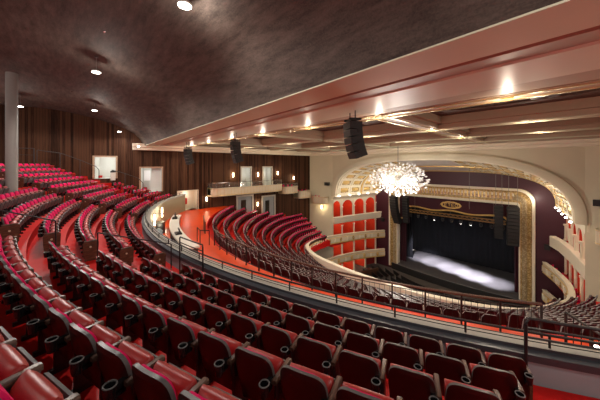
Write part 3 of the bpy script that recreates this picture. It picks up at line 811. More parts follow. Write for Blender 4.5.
# frieze above the opening
b = MB(); b.box((XC, YP-.22, FT-1.0), (2*7.4, .12, .8), 0, 0)
for i in range(34):
    x = XC-7.2+i*14.4/33; b.box((x, YP-.30, FT-1.0), (.14, .10, .8), 0, 1); b.box((x+.22, YP-.29, FT-.82), (.16, .08, .34), 0, 2)
struct(b.build('trim_3', ['frieze', 'goldplain', 'creamlight']), 'pink and gold figured frieze above the stage opening', 'trim')

# ------------------------------------------------------------------ stage boxes
def box_side(s_, nm):
    def pt(y, off=0, z=0): return (XC+s_*(13.5-(y-YA)*.128-off), y, z)
    ycol = [30.8, 33.6, 36.4, 39.3, 42.2]
    # wall with the red interior behind
    b = MB()
    YE = YP-.04; rows = [[pt(YA, -2.2, -18.4), pt(YE, -2.2, -18.4)], [pt(YA, -2.2, -4.6), pt(YE, -2.2, -4.6)]]; b.grid(rows, 0)
    for y in (YA, YE): b.face([pt(y, 0, -18.4), pt(y, -2.2, -18.4), pt(y, -2.2, -4.6), pt(y, 0, -4.6)], 0)
    for z0 in (-8.9, -12.35, -15.6): 
        b.grid([[pt(YA, 0, z0), pt(YP, 0, z0)], [pt(YA, -2.2, z0), pt(YP, -2.2, z0)], [pt(YA, -2.2, z0-.25), pt(YP, -2.2, z0-.25)], [pt(YA, 0, z0-.25), pt(YP, 0, z0-.25)]], 1, closed=True)
    for y in ycol[1:-1]:
        b.face([pt(y, 0, -18.4), pt(y, -2.2, -18.4), pt(y, -2.2, -4.6), pt(y, 0, -4.6)], 0)
    struct(b.build(f'wall_box_{nm}', ['redwall', 'redfloor'], smooth=0), f'bright red interiors of the stage boxes on the {nm}', 'wall')
    # arcade front: arches on the top storey
    b = MB()
    for y0, y1 in zip(ycol, ycol[1:]):
        y0, y1 = max(y0, YA), y1; c = (y0+y1)/2; hw = (y1-y0)/2-.18; zs = -6.75; n = 12
        arch = [(c-hw*cos(pi*i/n), zs+.95*sin(pi*i/n)) for i in range(n+1)]
        for (ya, za), (yb, zb) in zip(arch, arch[1:]): b.grid([[pt(ya, 0, za), pt(yb, 0, zb)], [pt(ya, 0, -5.3), pt(yb, 0, -5.3)]], 0); b.grid([[pt(ya, 0, za), pt(yb, 0, zb)], [pt(ya, -.15, za), pt(yb, -.15, zb)]], 0)
        for ya, yb in ((y0, c-hw), (c+hw, y1)): b.grid([[pt(ya, 0, -8.6), pt(yb, 0, -8.6)], [pt(ya, 0, -5.3), pt(yb, 0, -5.3)]], 0)
        for yy in (c-hw, c+hw): b.face([pt(yy, 0, -8.6), pt(yy, -.15, -8.6), pt(yy, -.15, zs), pt(yy, 0, zs)], 0)
    struct(b.build(f'arcade_{nm}', 'creamlight', smooth=30), f'cream arched openings of the top stage boxes on the {nm}', 'arcade')
    for i, y in enumerate(ycol[1:]):
        b = MB()
        x, y_, _ = pt(y-.1 if y > 42 else y, .06)
        b.lathe([(.20, -8.6), (.20, -8.45), (.13, -8.4), (.12, -7.0), (.2, -6.9), (.22, -6.75)], (x, y_, 0), 10)
        b.lathe([(.15, -18.2), (.15, -12.9), (.15, -12.3), (.12, -12.2), (.12, -10.05), (.18, -9.95), (.2, -9.8)], (x, y_, 0), 10)
        struct(b.build('column', 'creamlight'), f'slim cream column between {nm} stage boxes, {ORD[i]} from the hall side', 'column')
    # cornice with lamps
    P = [pt(y, 0, -5.0) for y in (YA-.05, 34, 37, 40, YP)]
    if s_ > 0: P = P[::-1]
    pr = [(-.1, -.5), (-.1, .3), (.75, .25), (.8, .05), (.55, -.05), (.35, -.3), (.1, -.5)]
    if s_ < 0: P = P[::-1]; 
    sd = 1 if s_ < 0 else 1
    b = MB(); b.sweep(P, [((o if s_ < 0 else o)*(1), z) for o, z in pr] if True else pr)
    struct(b.build(f'cornice_{nm}', 'creamlight', smooth=30), f'cream cornice above the {nm} stage boxes', 'cornice')
    # balcony fronts of the top storey (flaring at the stage end)
    P = [pt(YA+.05, .1, -8.35), pt(34, .25, -8.35), pt(37, .4, -8.4), pt(40, .75, -8.4), pt(41.6, 1.35, -8.3)]
    P = P[::-1]
    pr = [(-.1, .0), (-.05, .08), (.45, .10), (.5, .0), (.35, -.15), (.3, -.6), (.12, -1.0), (-.1, -1.1)]
    b = MB(); b.sweep(P, [(o, z) for o, z in pr], mi=[0]*8)
    struct(b.build(f'box_front_{nm}', ['creamlight'], smooth=30), f'cream moulded front of the top stage boxes on the {nm}', 'balcony front')
    # floors of the boxes between the fronts and the wall
    for hz, half, zz in ((2, half2, -12.45), (3, half3, -15.75)):
        b = MB(); L = [h for h in half if h[1] >= (30 if hz == 2 else 24)]
        b.grid([[(XC+s_*(d-.05), y, zz), (XC+s_*15.2 if y < 31 else pt(y, -1)[0], y, zz)] for d, y, z_ in L], 0)
        struct(b.build('floor_box', 'redfloor', smooth=0), f'red floor of the {"middle" if hz == 2 else "lower"} stage boxes on the {nm}', 'floor')
    # lamps under the cornice
    for i, y in enumerate((32.0, 34.4, 36.6, 38.9, 41.3)):
        x, y_, _ = pt(y, .95)
        t = thing('cornice_lamp', (x, y_, -4.95), 0, f'small bright lamp on the {nm} box cornice, {ORD[i]} from the hall side', 'lamp', f'lamps along the {nm} box cornice')
        b = MB(); b.lathe([(.05, -.02), (.10, .04), (.11, .09), (.05, .13)], n=10); b.build('lamp_bulb', 'coollamp', t)
        lamp('POINT', (-s_*1.8, 0, .8), 38, (1, .90, .74), .15, parent=t)
    for lv, zc in (('top', -5.35), ('second', -9.2), ('third', -12.75), ('lowest', -16.0)):  # fill lamps with small fixtures, added to brighten the box interiors
        for i, (ya, yb) in enumerate(zip(ycol, ycol[1:])):
            if s_ > 0 and lv in ('third', 'lowest'): continue
            x, y_, _ = pt((max(ya, YA)+yb)/2, -1.1)
            t = thing('box_lamp', (x, y_, zc), 0, f'small ceiling lamp in the {lv} {nm} stage boxes, {ORD[i]} bay from the hall', 'lamp', f'lamps inside the {nm} stage boxes')
            b = MB(); b.lathe([(.08, -.03), (.1, 0), (.1, .05)], n=10); b.build('lens', 'lamp', t)
            lamp('POINT', (0, 0, -.25), 14 if lv != 'lowest' else 22, (1, .80, .58), .08, parent=t)
    return pt
box_side(-1, 'left'); box_side(1, 'right')
# chairs in the boxes
ch = MB(); ch.box((0, 0, .45), (.42, .42, .1), 0, 0); ch.box((0, -.2, .72), (.42, .07, .46), 0, 0)
for sx in (-.18, .18):
    for sy in (-.18, .18): ch.box((sx, sy, .2), (.04, .04, .4), 0, 1)
CH = ch.mesh('box_chair', ['backfabric', 'black'])
for s_, nm in ((-1, 'left'), (1, 'right')):
    for lev, zz, half, word in ((2, -12.45, half2, 'middle'), (3, -15.75, half3, 'lower')):
        for i, y in enumerate((32.2, 33.4, 35.0, 36.2, 37.8, 39.0, 40.4, 41.4)):
            if lev == 3 and (s_ > 0 or y < 37): continue
            hh = [(d, yy) for d, yy, _ in half]; 
            for (d0, ya), (d1, yb) in zip(hh, hh[1:]):
                if ya <= y <= yb: d = d0+(d1-d0)*(y-ya)/(yb-ya)
            o = bpy.data.objects.new('box_chair', CH); col.objects.link(o)
            o.location = (XC+s_*(d+(.42 if lev == 2 else .5)), y, zz+ZC); o.rotation_euler = (0, 0, s_*R(70))
            tag(o, f'red chair in the {word} stage boxes on the {nm}, {ORD[7-i]} from the stage', 'chair', 'red chairs in the stage boxes')
for i, y in enumerate((36.6, 39.4)):
    b = MB(); x = XC-(13.5-(y-YA)*.128-.0); 
for s_, nm in ((-1, 'left'),):
    for i in range(1):
        b = MB(); rows = []
        for j in range(25):
            u = j/24; x = XC-13.0+.7*u+.06*sin(j*2.3); y = 40.0+2.2*u; rows.append([(x, y, -18.2), (x, y, -15.9)])
        b.grid(rows); b.grid([[(p[0]-.04, p[1], p[2]) for p in r] for r in rows]); tag(b.build('box_drape', 'reddrape'), 'red drape hanging in the lowest left box beside the stage', 'curtain')

# ------------------------------------------------------------------ stage
def apron_y(x):
    u = (x-XC)/9; return 41.3+.9*u*u
xs = [XC-9+18*i/24 for i in range(25)]
b = MB(); b.grid([[(x, apron_y(x), STG) for x in xs], [(x, 54, STG) for x in xs]], 0); b.grid([[(x, apron_y(x), STG) for x in xs], [(x, apron_y(x), STG-1.5) for x in xs]], 1)
b.tube([(x, apron_y(x)-.02, STG+.0) for x in xs], .03, 6, 2)
struct(b.build('floor_stage', ['stage', 'apron', 'seatgrey'], smooth=0), 'dark stage floor with a curved front edge', 'stage')
b = MB(); b.grid([[(XC-30, 6, -18.0), (XC+24, 6, -18.0)], [(XC-30, 43, -18.0), (XC+24, 43, -18.0)]]); struct(b.build('floor_orchestra', 'orchfloor', smooth=0), 'dim orchestra floor below the stage', 'floor')
def curtain(name, x0, x1, y, z0, z1, mat, label, cat, folds=30, amp=.12, slope=0):
    b = MB(); n = folds*4; rows = []
    for i in range(n+1):
        u = i/n; rows.append([(x0+(x1-x0)*u, y+slope*u+amp*sin(u*folds*2*pi), z0), (x0+(x1-x0)*u, y+slope*u+amp*.8*sin(u*folds*2*pi), z1)])
    b.grid(rows); b.grid([[(p[0], p[1]+.03, p[2]) for p in r] for r in rows]); return tag(b.build(name, mat), label, cat)
curtain('stage_backdrop', XC-13, XC+13, 51.5, STG+.02, -4.0, 'blackcloth', 'black pleated backdrop curtain across the back of the stage', 'curtain', 34, .07)
for s_, nm in ((-1, 'left'), (1, 'right')):
    for k in range(2):
        curtain('side_curtain', XC+s_*9.4, XC+s_*(7.3), 44.2+2.6*k, STG+.02, -4.5, 'blackcloth' if k else 'plumcloth', f'{"black" if k else "plum"} side curtain on the {nm} of the stage', 'curtain', 5)
# valance with swagged gold hem
b = MB(); rows = []; rows2 = []; n = 60
def hem(u):
    a = abs(u)
    z = -6.9-.25*(1-cos(u*pi*3))*.5
    if a > .80: z -= 2.0*min(1, ((a-.80)/.10))**2*(1 if a < .9 else 1)
    return max(z, -9.3)
pts = []
for i in range(n+1):
    u = -1+2*i/n; x = XC+u*8.0; rows.append([(x, 43.2+.03*sin(i*1.7), OPT+.3), (x, 43.2+.03*sin(i*1.7), hem(u))]); pts.append((x, 43.12, hem(u)))
t = thing('stage_valance', (XC, 43.2, OPT-2), 0, 'plum velvet valance with a gold hem above the stage', 'valance')
sh = lambda P: [(p[0]-XC, p[1]-43.2, p[2]-OPT+2) for p in P]
b.grid([sh(r) for r in rows]); b.build('valance_cloth', 'plumcloth', t)
b = MB(); b.tube(sh(pts), .13, 6); b.build('gold_hem', 'goldplain', t)
# oval letter emblem on the valance
e = thing('emblem_plate', (XC-.05, 43.05, -6.15), 0, None); e.parent = t; e.location = (-.0, -.14, -6.05-OPT+2)
for q in list(e.keys()): del e[q]
b = MB()
def scal(k, r0, r1): return [((r0+.10*abs(cos(k_*pi)))*1, 0) for k_ in range(3)]
ring = []; ring2 = []
N = 48
for j in range(N):
    a = 2*pi*j/N; k = 1+.07*abs(cos(5*a)); ring.append((1.35*cos(a)*k, 0, .52*sin(a)*k)); ring2.append((1.12*cos(a), 0, .34*sin(a)))
f = lambda r_, dy: [(x, dy, z) for x, _, z in r_]
b.grid([f(ring, 0), f(ring, -.06), f(ring2, -.06), f(ring2, 0)], 0, closed=True); b.build('emblem_border', 'goldplain', e)
b = MB(); b.face(f(ring2, -.01)); b.build('emblem_field', 'plumcloth', e)
b = MB()
def stroke(x0, z0, x1, z1, w=.09): b.tube([(x0, -.05, z0), (x1, -.05, z1)], w/2, 6)
stroke(-.85, -.2, -.85, .2); stroke(-.85, .2, -.5, .2); stroke(-.85, 0, -.58, 0); stroke(-.85, -.2, -.5, -.2)
stroke(-.38, .2, -.02, .2); stroke(-.2, .2, -.2, -.2)
stroke(.12, -.2, .12, .2); stroke(.12, .2, .45, .2); stroke(.12, 0, .38, 0); stroke(.12, -.2, .45, -.2)
b.tube([(.75+.17*cos(2*pi*j/14), -.05, .2*sin(2*pi*j/14)) for j in range(14)], .045, 6, closed=True)
b.build('emblem_letters', 'goldplain', e)
# lighting trusses and lamps
def truss(name, x0, x1, y, z, label, mat='truss', dz=0.0):
    t = thing(name, ((x0+x1)/2, y, z), 0, label, 'truss'); L = x1-x0; b = MB()
    for a, c in ((-.2, -.2), (.2, -.2), (-.2, .2), (.2, .2)): b.tube([(-L/2, a, c), (L/2, a, c)], .035, 5)
    n = int(L/.6)
    for i in range(n):
        xa = -L/2+L*i/n; xb = -L/2+L*(i+1)/n
        b.tube([(xa, -.2, -.2), (xb, -.2, .2)], .022, 4); b.tube([(xa, .2, .2), (xb, .2, -.2)], .022, 4)
    b.build('lattice', mat, t)
    for x in (-L*.4, 0, L*.4):
        b = MB(); b.tube([(x, 0, .2), (x, 0, -3.0-z)], .015, 5); b.build('hanging_cable', 'darkcord', t)
    return t
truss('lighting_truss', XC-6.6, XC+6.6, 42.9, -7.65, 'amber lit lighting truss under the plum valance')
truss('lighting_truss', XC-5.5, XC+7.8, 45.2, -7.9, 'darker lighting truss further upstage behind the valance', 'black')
NLMP = 11
for i in range(NLMP):
    x = XC-5.9+i*12.2/(NLMP-1)
    t = thing('stage_spotlight', (x, 42.75, -8.66), 0, f'black stage spotlight hanging from the amber truss, {ORD[i]} from the left', 'spotlight', 'spotlights on the stage truss')
    b = MB(); b.lathe([(.10, .05), (.17, .12), (.17, .42), (.1, .5)], n=10); b.build('lamp_body', 'black', t)
    b = MB(); b.box((-.2, 0, .5), (.03, .06, .5)); b.box((.2, 0, .5), (.03, .06, .5)); b.box((0, 0, .74), (.43, .06, .04)); b.build('yoke', 'black', t)
    b = MB(); b.lathe([(.0, .04), (.12, .045), (.12, .06)], n=10); b.build('lens', 'stagelamp' if i in (3, 6, 7) else 'black', t)
for x, e_, yc in ((-18.6, 12000, 48.4), (-16.2, 17000, 47.6), (-13.4, 20000, 46.8), (-10.4, 20000, 46.0), (-7.6, 17000, 45.4)):
    lamp('SPOT', (x, 42.75, -8.6), e_, (.93, .90, 1.0), .15, rot=(atan2(yc-42.75, 8.3), 0, 0), spot=35, blend=.9, name='stage_beam')
b = MB(); b.box((XC, 48.5, -2.9), (32, 12, .2)); struct(b.build('ceiling_stage', 'apron', smooth=0), 'black ceiling over the stage', 'ceiling')  # out of view, added to keep world light off the stage
b = MB(); b.box((XC, 54.4, -10), (32, .2, 14.5)); struct(b.build('wall_stage_back', 'apron', smooth=0), 'black wall behind the stage backdrop', 'wall')  # unseen, added with the roof to close out world light
for s_, nm in ((-1, 'left'), (1, 'right')):
    b = MB(); b.box((XC+s_*15.8, 48.5, -10), (.2, 12, 14.5)); struct(b.build('wall_stage_'+nm, 'apron', smooth=0), f'black wall on the {nm} of the stage', 'wall')  # unseen side walls, added with the roof against world light
# line arrays
def line_array(name, loc, rz, label, n, w, h, d, curve, ztop, pend=None, cat='speaker', group=None):
    """n cabinets stacked, curving under; hung from ztop"""
    t = thing(name, loc, rz, label, cat, group); y = 0; z = 0; ang = 0
    for i in range(n):
        b = MB(); c = (0, y+sin(ang)*h/2, z-cos(ang)*h/2)
        poly = [(-d/2, -h*.46), (d/2, -h*.5), (d/2, h*.5), (-d/2, h*.46)]   # y,z
        P = [(yy*cos(ang)-zz*sin(ang)+c[1], yy*sin(ang)+zz*cos(ang)+c[2]) for yy, zz in poly]
        b.grid([[(-w/2, p[0], p[1]) for p in P], [(w/2, p[0], p[1]) for p in P]], 0, closed=True, cap=True)
        cb = b.build('cabinet', 'speaker', t)
        b = MB(); yy = -d/2-.006
        Q = [(yy*cos(ang)-zz*sin(ang)+c[1], yy*sin(ang)+zz*cos(ang)+c[2]) for zz in (-h*.40, h*.40)]
        b.face([(-w*.46, *Q[0]), (w*.46, *Q[0]), (w*.46, *Q[1]), (-w*.46, *Q[1])]); b.build('grille', 'grillecloth', cb)
        y += sin(ang)*h; z -= cos(ang)*h; ang += curve
    b = MB(); b.box((0, -d*.3, .08), (w*.9, .08, .06)); b.box((0, d*.3, .08), (w*.9, .08, .06)); b.box((-w*.35, 0, .1), (.06, d, .08)); b.box((w*.35, 0, .1), (.06, d, .08)); b.build('flying_frame', 'black', t)
    if n < 8:
        for z_ in (-.35, -.75, -1.15):
            b = MB(); b.box((w/2+.005, .12, z_), (.03, .12, .10)); b.build('handle', 'grillecloth', t)
    H = ztop-loc[2]
    for x in (-w*.35, w*.35):
        b = MB(); b.tube([(x, 0, .1), (x, 0, H)], .022 if H < 1.5 else .02, 6); b.build('hanging_cable', 'black' if H < 1.5 else 'darkcord', t)
    return t
for i, (x, y, zt, rz, lab, n) in enumerate(((-5.75, 8.15, 1.62, R(-32), 'large black hanging line array nearest the camera', 5), (-14.8, 8.2, 1.50, R(-14), 'black hanging line array over the promenade, the middle one', 5), (-23.4, 8.3, 1.42, R(2), 'small-looking black hanging line array nearest the plank wall', 5))):
    line_array('line_array_speaker', (x, y, zt), rz, lab, n, .72, .27, .48, R(5), 2.1, group=None)
for s_, nm in ((-1, 'left'), (1, 'right')):
    line_array('line_array_speaker', (XC+s_*7.65, 40.2, -5.15), R(s_*12), f'tall black line array hanging at the {nm} edge of the stage opening', 11, 1.2, .43, .7, R(1.2 if s_ > 0 else 3), 1.9)
    line_array('line_array_speaker', (XC+s_*6.1, 41.2, -5.3), R(s_*8), f'black line array hanging further inside the {nm} of the stage opening', 10, .9, .42, .6, R(1.0), 1.9)
b = MB(); b.tube([(XC+3.6, 38, 1.9), (XC+3.6, 38, -5.6)], .02, 5)
tag(b.build('hanging_cable', 'darkcord'), 'thin grey cable hanging from the ceiling above the stage front', 'cable')
# wall speakers on splay walls
for s_, nm in ((-1, 'left'), (1, 'right')):
    t = thing('wall_speaker', (XC+s_*14.1, 30.95, -3.25), R(s_*-12), f'small black speaker on the {nm} beige wall beside the arch', 'speaker')
    b = MB(); b.box((0, 0, .25), (.75, .4, .5)); b.build('cabinet', 'speaker', t)
    b = MB(); b.box((0, .3, .25), (.1, .25, .1)); b.build('bracket', 'black', t)
for s_, nm, y, z in ((-1, 'left', 41.9, -9.7), (1, 'right', 41.9, -9.7)):
    b = MB(); b.box((XC+s_*10.55, y, z), (.5, .4, .6)); tag(b.build('stage_speaker', 'speaker', smooth=0), f'small black speaker on the plum wall at the {nm} of the stage', 'speaker')

# ------------------------------------------------------------------ orchestra seats
osr = MB(); ol = MB()
ol.face([(-.24, 0, .2), (.24, 0, .2), (.24, -.06, .85), (-.24, -.06, .85)]); ol.face([(-.24, .06, .2), (.24, .06, .2), (.24, .0, .85), (-.24, .0, .85)]); ol.face([(-.24, -.06, .85), (.24, -.06, .85), (.24, 0, .85), (-.24, 0, .85)]); ol.box((0, .25, .5), (.44, .14, .3), 0, 1, rx=-.3); ol.box((.27, .15, .5), (.04, .35, .1), 0, 0)
for j in range(13):
    r_ = 17-(.95*j)*-1
    rr = 13.0+.95*j
    for a0, a1 in ((-58, -30), (-26, 26), (30, 58)):
        n = int(R(a1-a0)*rr/.56)
        for i in range(n):
            a = R(a0+(a1-a0)*(i+.5)/n); x, y = XC+rr*sin(a), 50.5-rr*cos(a)
            if abs(x-XC) > 11.2 or y > 39.7: continue
            osr.add(ol, (x, y, -18.0), a)
tag(osr.build('orchestra_seats', ['blackseat', 'shell'], smooth=0), 'rows of black seats on the orchestra floor in front of the stage', 'seats', None, 'stuff')
b = MB(); b.sweep([(XC-10.6, 30, -17.9), (XC-10.4, 34, -17.9), (XC-9.2, 38, -17.9)], [(-.1, 0), (-.1, 1.1), (.1, 1.1), (.1, 0)]); struct(b.build('orchestra_barrier', 'darkwood'), 'low dark wood barrier beside the orchestra seats', 'barrier')

# ------------------------------------------------------------------ side boxes on the plank wall
def side_box(name, p0, p1, z0, z1, depth, label, rail_h=0, rounded=False):
    """front from p0 to p1 (plan), body reaching back to the wall"""
    t = thing(name, (p0[0], p0[1], z0), 0, label, 'side box', None, 'structure')
    f = lambda x, y, z: (x-p0[0], y-p0[1], z-z0)
    tx, ty = p1[0]-p0[0], p1[1]-p0[1]; L = hypot(tx, ty); tx, ty = tx/L, ty/L; nx, ny = ty, -tx   # towards the hall
    if nx*1+ny*0 < 0 and abs(nx) > .3: nx, ny = -nx, -ny
    path = []
    for i in range(7):
        a = pi/2*i/6; c = (p0[0]+tx*.6, p0[1]+ty*.6); path.append((c[0]-tx*.6*cos(a)-nx*.6*(1-sin(a)), c[1]-ty*.6*cos(a)-ny*.6*(1-sin(a))))
    for i in range(7):
        a = pi/2*i/6; c = (p1[0]-tx*.6, p1[1]-ty*.6); path.append((c[0]+tx*.6*sin(a)-nx*.6*(1-cos(a)), c[1]+ty*.6*sin(a)-ny*.6*(1-cos(a))))
    full = [(path[0][0]-nx*(depth-.6), path[0][1]-ny*(depth-.6))]+path+[(path[-1][0]-nx*(depth-.6), path[-1][1]-ny*(depth-.6))]
    b = MB()
    poly = [f(x, y, 0)[:2] for x, y in full]
    b.grid([[(x, y, 0) for x, y in poly], [(x, y, .12) for x, y in poly]], 0, closed=True, cap=True); b.build('box_floor', 'cream', t)
    b = MB()
    h = z1-z0
    def ofs(k): # offset polygon in/out
        cx = sum(p[0] for p in poly)/len(poly); cy = sum(p[1] for p in poly)/len(poly)
        return [(x+(cx-x)*0+nx*0, y) for x, y in poly]
    P = [(x, y, 0) for x, y in poly]
    b.grid([[(x, y, -.10) for x, y in poly], [(x+nx*.05, y+ny*.05, .05) for x, y in poly], [(x+nx*.05, y+ny*.05, h-.1) for x, y in poly], [(x+nx*.10, y+ny*.10, h-.06) for x, y in poly], [(x+nx*.10, y+ny*.10, h) for x, y in poly], [(x-nx*.05, y-ny*.05, h) for x, y in poly], [(x-nx*.05, y-ny*.05, .12) for x, y in poly]], 0)
    b.build('box_front', 'cream', t)
    b = MB(); b.tube([(x+nx*.07, y+ny*.07, h*.93) for x, y in poly], .03, 5); b.tube([(x+nx*.06, y+ny*.06, .02) for x, y in poly], .03, 5); b.build('gold_edge', 'goldplain', t)
    n = max(2, int(L/.45))
    b = MB()
    for i in range(1, n):
        x, y = p0[0]+tx*L*i/n, p0[1]+ty*L*i/n; x, y, _ = f(x, y, 0); b.box((x+nx*.055, y+ny*.055, h*.45), (.02, .02, h*.8), atan2(ty, tx))
    b.build('front_ribs', 'goldplain', t)
    if rail_h:
        b = MB(); b.tube([(x, y, h+rail_h) for x, y in poly], .025, 6); b.build('top_rail', 'chrome', t)
        b = MB(); b.grid([[(x, y, h) for x, y in poly], [(x, y, h+rail_h-.03) for x, y in poly]]); b.build('glass_panel', 'railglass', t)
        m = max(2, int(L/1.6))
        for i in range(m+1):
            x, y = p0[0]+tx*(.4+(L-.8)*i/m), p0[1]+ty*(.4+(L-.8)*i/m); x, y, _ = f(x, y, 0)
            b = MB(); b.tube([(x, y, h), (x, y, h+rail_h)], .02, 5); b.build('post', 'chrome', t)
    return t
XF = -28.6
side_box('side_box', (XF, 13.0), (XF, 23.6), -3.65, -2.75, 1.6, 'long cream side box with a glass rail on the plank wall', .62)
side_box('side_box', (XF, 23.9), (XF, 26.7), -4.15, -3.2, 1.6, 'short cream side box just past the long one, uppermost of the short ones', .45)
side_box('side_box', (XF, 27.0), (XF, 29.5), -5.1, -4.0, 1.6, 'short cream side box, middle one of the three stepped ones')
side_box('side_box', (-28.9, 29.6), (-26.3, 30.25), -6.1, -5.0, 1.0, 'short cream side box on the left beige wall, lowest of the stepped ones')
side_box('side_box', (XC+13.7, 30.25), (XC+16.3, 29.6), -6.1, -5.0, 1.0, 'short cream side box on the right beige wall')
for i, (x, y, z, n) in enumerate(((-29.3, 25.2, -4.03, 3), (-29.3, 28.2, -4.98, 3), (-28.2, 30.1, -5.98, 2))):
    for k in range(n):
        o = bpy.data.objects.new('side_box_chair', CH); col.objects.link(o); o.location = (x+(.0 if i < 2 else .7*k), y-.8+.8*k if i < 2 else y+.1, z+ZC); o.rotation_euler = (0, 0, R(-70)); o.scale = (1, 1, 1.15)
        tag(o, f'red chair in the {["uppermost","middle","lowest"][i]} short side box, {ORD[k]} from the back', 'chair', 'chairs in the short side boxes')

# sconces on the plank wall
def sconce(x, y, z, label, h=.5, e=22, rz=0, group='sconces on the plank wall'):
    t = thing('wall_sconce', (x, y, z), rz, label, 'sconce', group)
    b = MB(); b.box((-.03, 0, 0), (.05, .14, h*.6)); b.build('backplate', 'black', t)
    b = MB(); b.lathe([(.05, -h/2), (.075, -h/2+.04), (.075, h/2-.04), (.05, h/2)], (.09, 0, 0), 10); b.build('shade', 'sconceglow', t)
    lamp('POINT', (.22, 0, h*.5), e*.5, (1, .78, .5), .06, parent=t); lamp('POINT', (.22, 0, -h*.5), e*.5, (1, .78, .5), .06, parent=t)
def wall_y(px):   # where the ray through that column meets the straight plank wall
    l = (px-HX)/F; dx = cos(TH)*l-sin(TH); dy = sin(TH)*l+cos(TH); d = XW/dx; return dy*d, d
for px, py, lab in ((232.5, 175, 'glowing wall sconce left of the nearer upper doorway'), (257.4, 174.5, 'glowing wall sconce between the two upper doorways'), (277, 173, 'glowing wall sconce right of the upper doorway closer to the stage'),
                    (293, 178, 'glowing wall sconce above the uppermost short side box'), (257, 204, 'glowing wall sconce between the two lower doorways'), (206, 199, 'small glowing wall sconce at the promenade beside the cream opening')):
    y, d = wall_y(px); sconce(XW+.08, y, (HY-py)/F*d, lab, e=20 if py > 200 or px > 210 and px != 206 else 5)
sconce(-27.6, 30.75, -6.75, 'round glowing sconce below the lowest short side box', .5, 30, R(-80))
# sconces on the balcony fascia
for a, lab in ((-19.5, 'tall glowing sconce on the balcony front, nearer the camera'), (-27, 'tall glowing sconce on the balcony front, nearer the plank wall')):
    x, y, z = pol(25.42, a, -4.05); 
    t = thing('fascia_sconce', (x, y, z), R(90+a), lab, 'sconce', 'sconces on the balcony front')
    b = MB(); b.box((0, 0, 0), (.04, .16, .5)); b.build('backplate', 'chrome', t)
    b = MB(); b.box((.07, 0, 0), (.09, .09, .8)); b.build('shade', 'sconceglow', t); b = MB(); b.box((.09, 0, -.1), (.14, .35, .06)); b.build('crossbar', 'chrome', t)
    lamp('POINT', (.3, 0, .45), 8, (1, .85, .62), .06, parent=t); lamp('POINT', (.3, 0, -.55), 8, (1, .85, .62), .06, parent=t)

# ------------------------------------------------------------------ bar below the balcony front
t = thing('bar_counter', pol(24.1, -13, -5.2), 0, 'curved white-topped bar counter on the orange promenade floor', 'bar')
ox, oy, oz = pol(24.1, -13, -5.2)
def arc_solid(r0, r1, a0, a1, z0, z1):
    b = revolve([(r0, z0), (r1, z0), (r1, z1), (r0, z1)], a0, a1); b.v = [loc_(p) for p in b.v]; return b
arc_solid(23.72, 24.35, -25, -1.5, -4.28, -4.18).build('counter_top', 'white', t)
arc_solid(23.8, 24.0, -25, -1.5, -5.2, -4.28).build('counter_front', 'darkwood', t)
b = arc_solid(24.0, 24.3, -25, -1.5, -5.2, -4.55); b.build('back_shelf', 'black', t)
def bar_item(name, r_, a, z, label, cat, parts):
    t = thing(name, pol(r_, a, z), R(a), label, cat)
    for nm, m, b in parts: b.build(nm, m, t)
b1 = MB(); b1.box((0, 0, .05), (.5, .35, .1)); b2_ = MB(); b2_.box((0, .05, .22), (.36, .06, .26), 0, 0, rx=.3)
bar_item('cash_register', 24.05, -9.0, -4.18, 'black register on the white bar counter, nearer the camera', 'register', [('register_base', 'black', b1), ('screen', 'black', b2_)])
b1 = MB(); b1.box((0, 0, .05), (.5, .35, .1)); b2_ = MB(); b2_.box((0, .05, .24), (.4, .06, .3), 0, 0, rx=.3)
bar_item('cash_register', 24.05, -21.0, -4.18, 'black register on the white bar counter, at its far end', 'register', [('register_base', 'black', b1), ('screen', 'black', b2_)])
for i, a in enumerate((-23.4, -22.6)):
    b1 = MB(); b1.lathe([(.05, 0), (.05, .22), (.02, .28), (.02, .34)], n=10); bar_item('bottle', 24.1, a, -4.18, ['pale bottle on the far end of the bar counter, outer one', 'pale bottle on the far end of the bar counter, inner one'][i], 'bottle', [('glass_body', 'seatgrey', b1)])
b1 = MB(); b1.box((0, 0, .4), (1.0, .5, .8)); b2_ = MB(); b2_.box((.2, -.28, .6), (.45, .1, .7))
bar_item('bar_fridge', 25.05, -21.5, -5.2, 'dark back-bar fridge with an amber display under the balcony front', 'fridge', [('cabinet', 'black', b1)])
for i, a in enumerate((-13, -15.5, -17)):
    b1 = MB(); b1.lathe([(.22, 0), (.22, .7-.1*i), (.26, .75-.1*i), (.1, .95-.1*i)], n=12)
    bar_item('equipment_bag', 25.0, a, -5.2, 'grey covered bundle behind the bar, '+['nearest', 'middle one', 'farthest'][i]+' of three', 'bundle', [('cover', 'greywall', b1)])

# ------------------------------------------------------------------ ceilings
def y0(x): return 4.5-.062*x
prof = [(-9.0, 5.25), (-1.5, 5.25), (-.3, 5.15), (.8, 4.93), (1.9, 4.6), (2.9, 4.2), (3.7, 3.78), (4.3, 3.35), (4.75, 2.75), (4.95, 2.3), (5.0, 2.02)]
b = MB(); X = [-35+i*2 for i in range(23)]
b.grid([[(x, (y if y < 0 else y*(y0(x)/5.0)), z) for y, z in prof] for x in X])
b.grid([[(x, (y if y < 0 else y*(y0(x)/5.0)), z+.12) for y, z in prof] for x in X])
struct(b.build('ceiling_balcony', 'dark_plaster', smooth=60), 'dark brown rough plaster ceiling over the balcony curving down at its edge', 'ceiling')
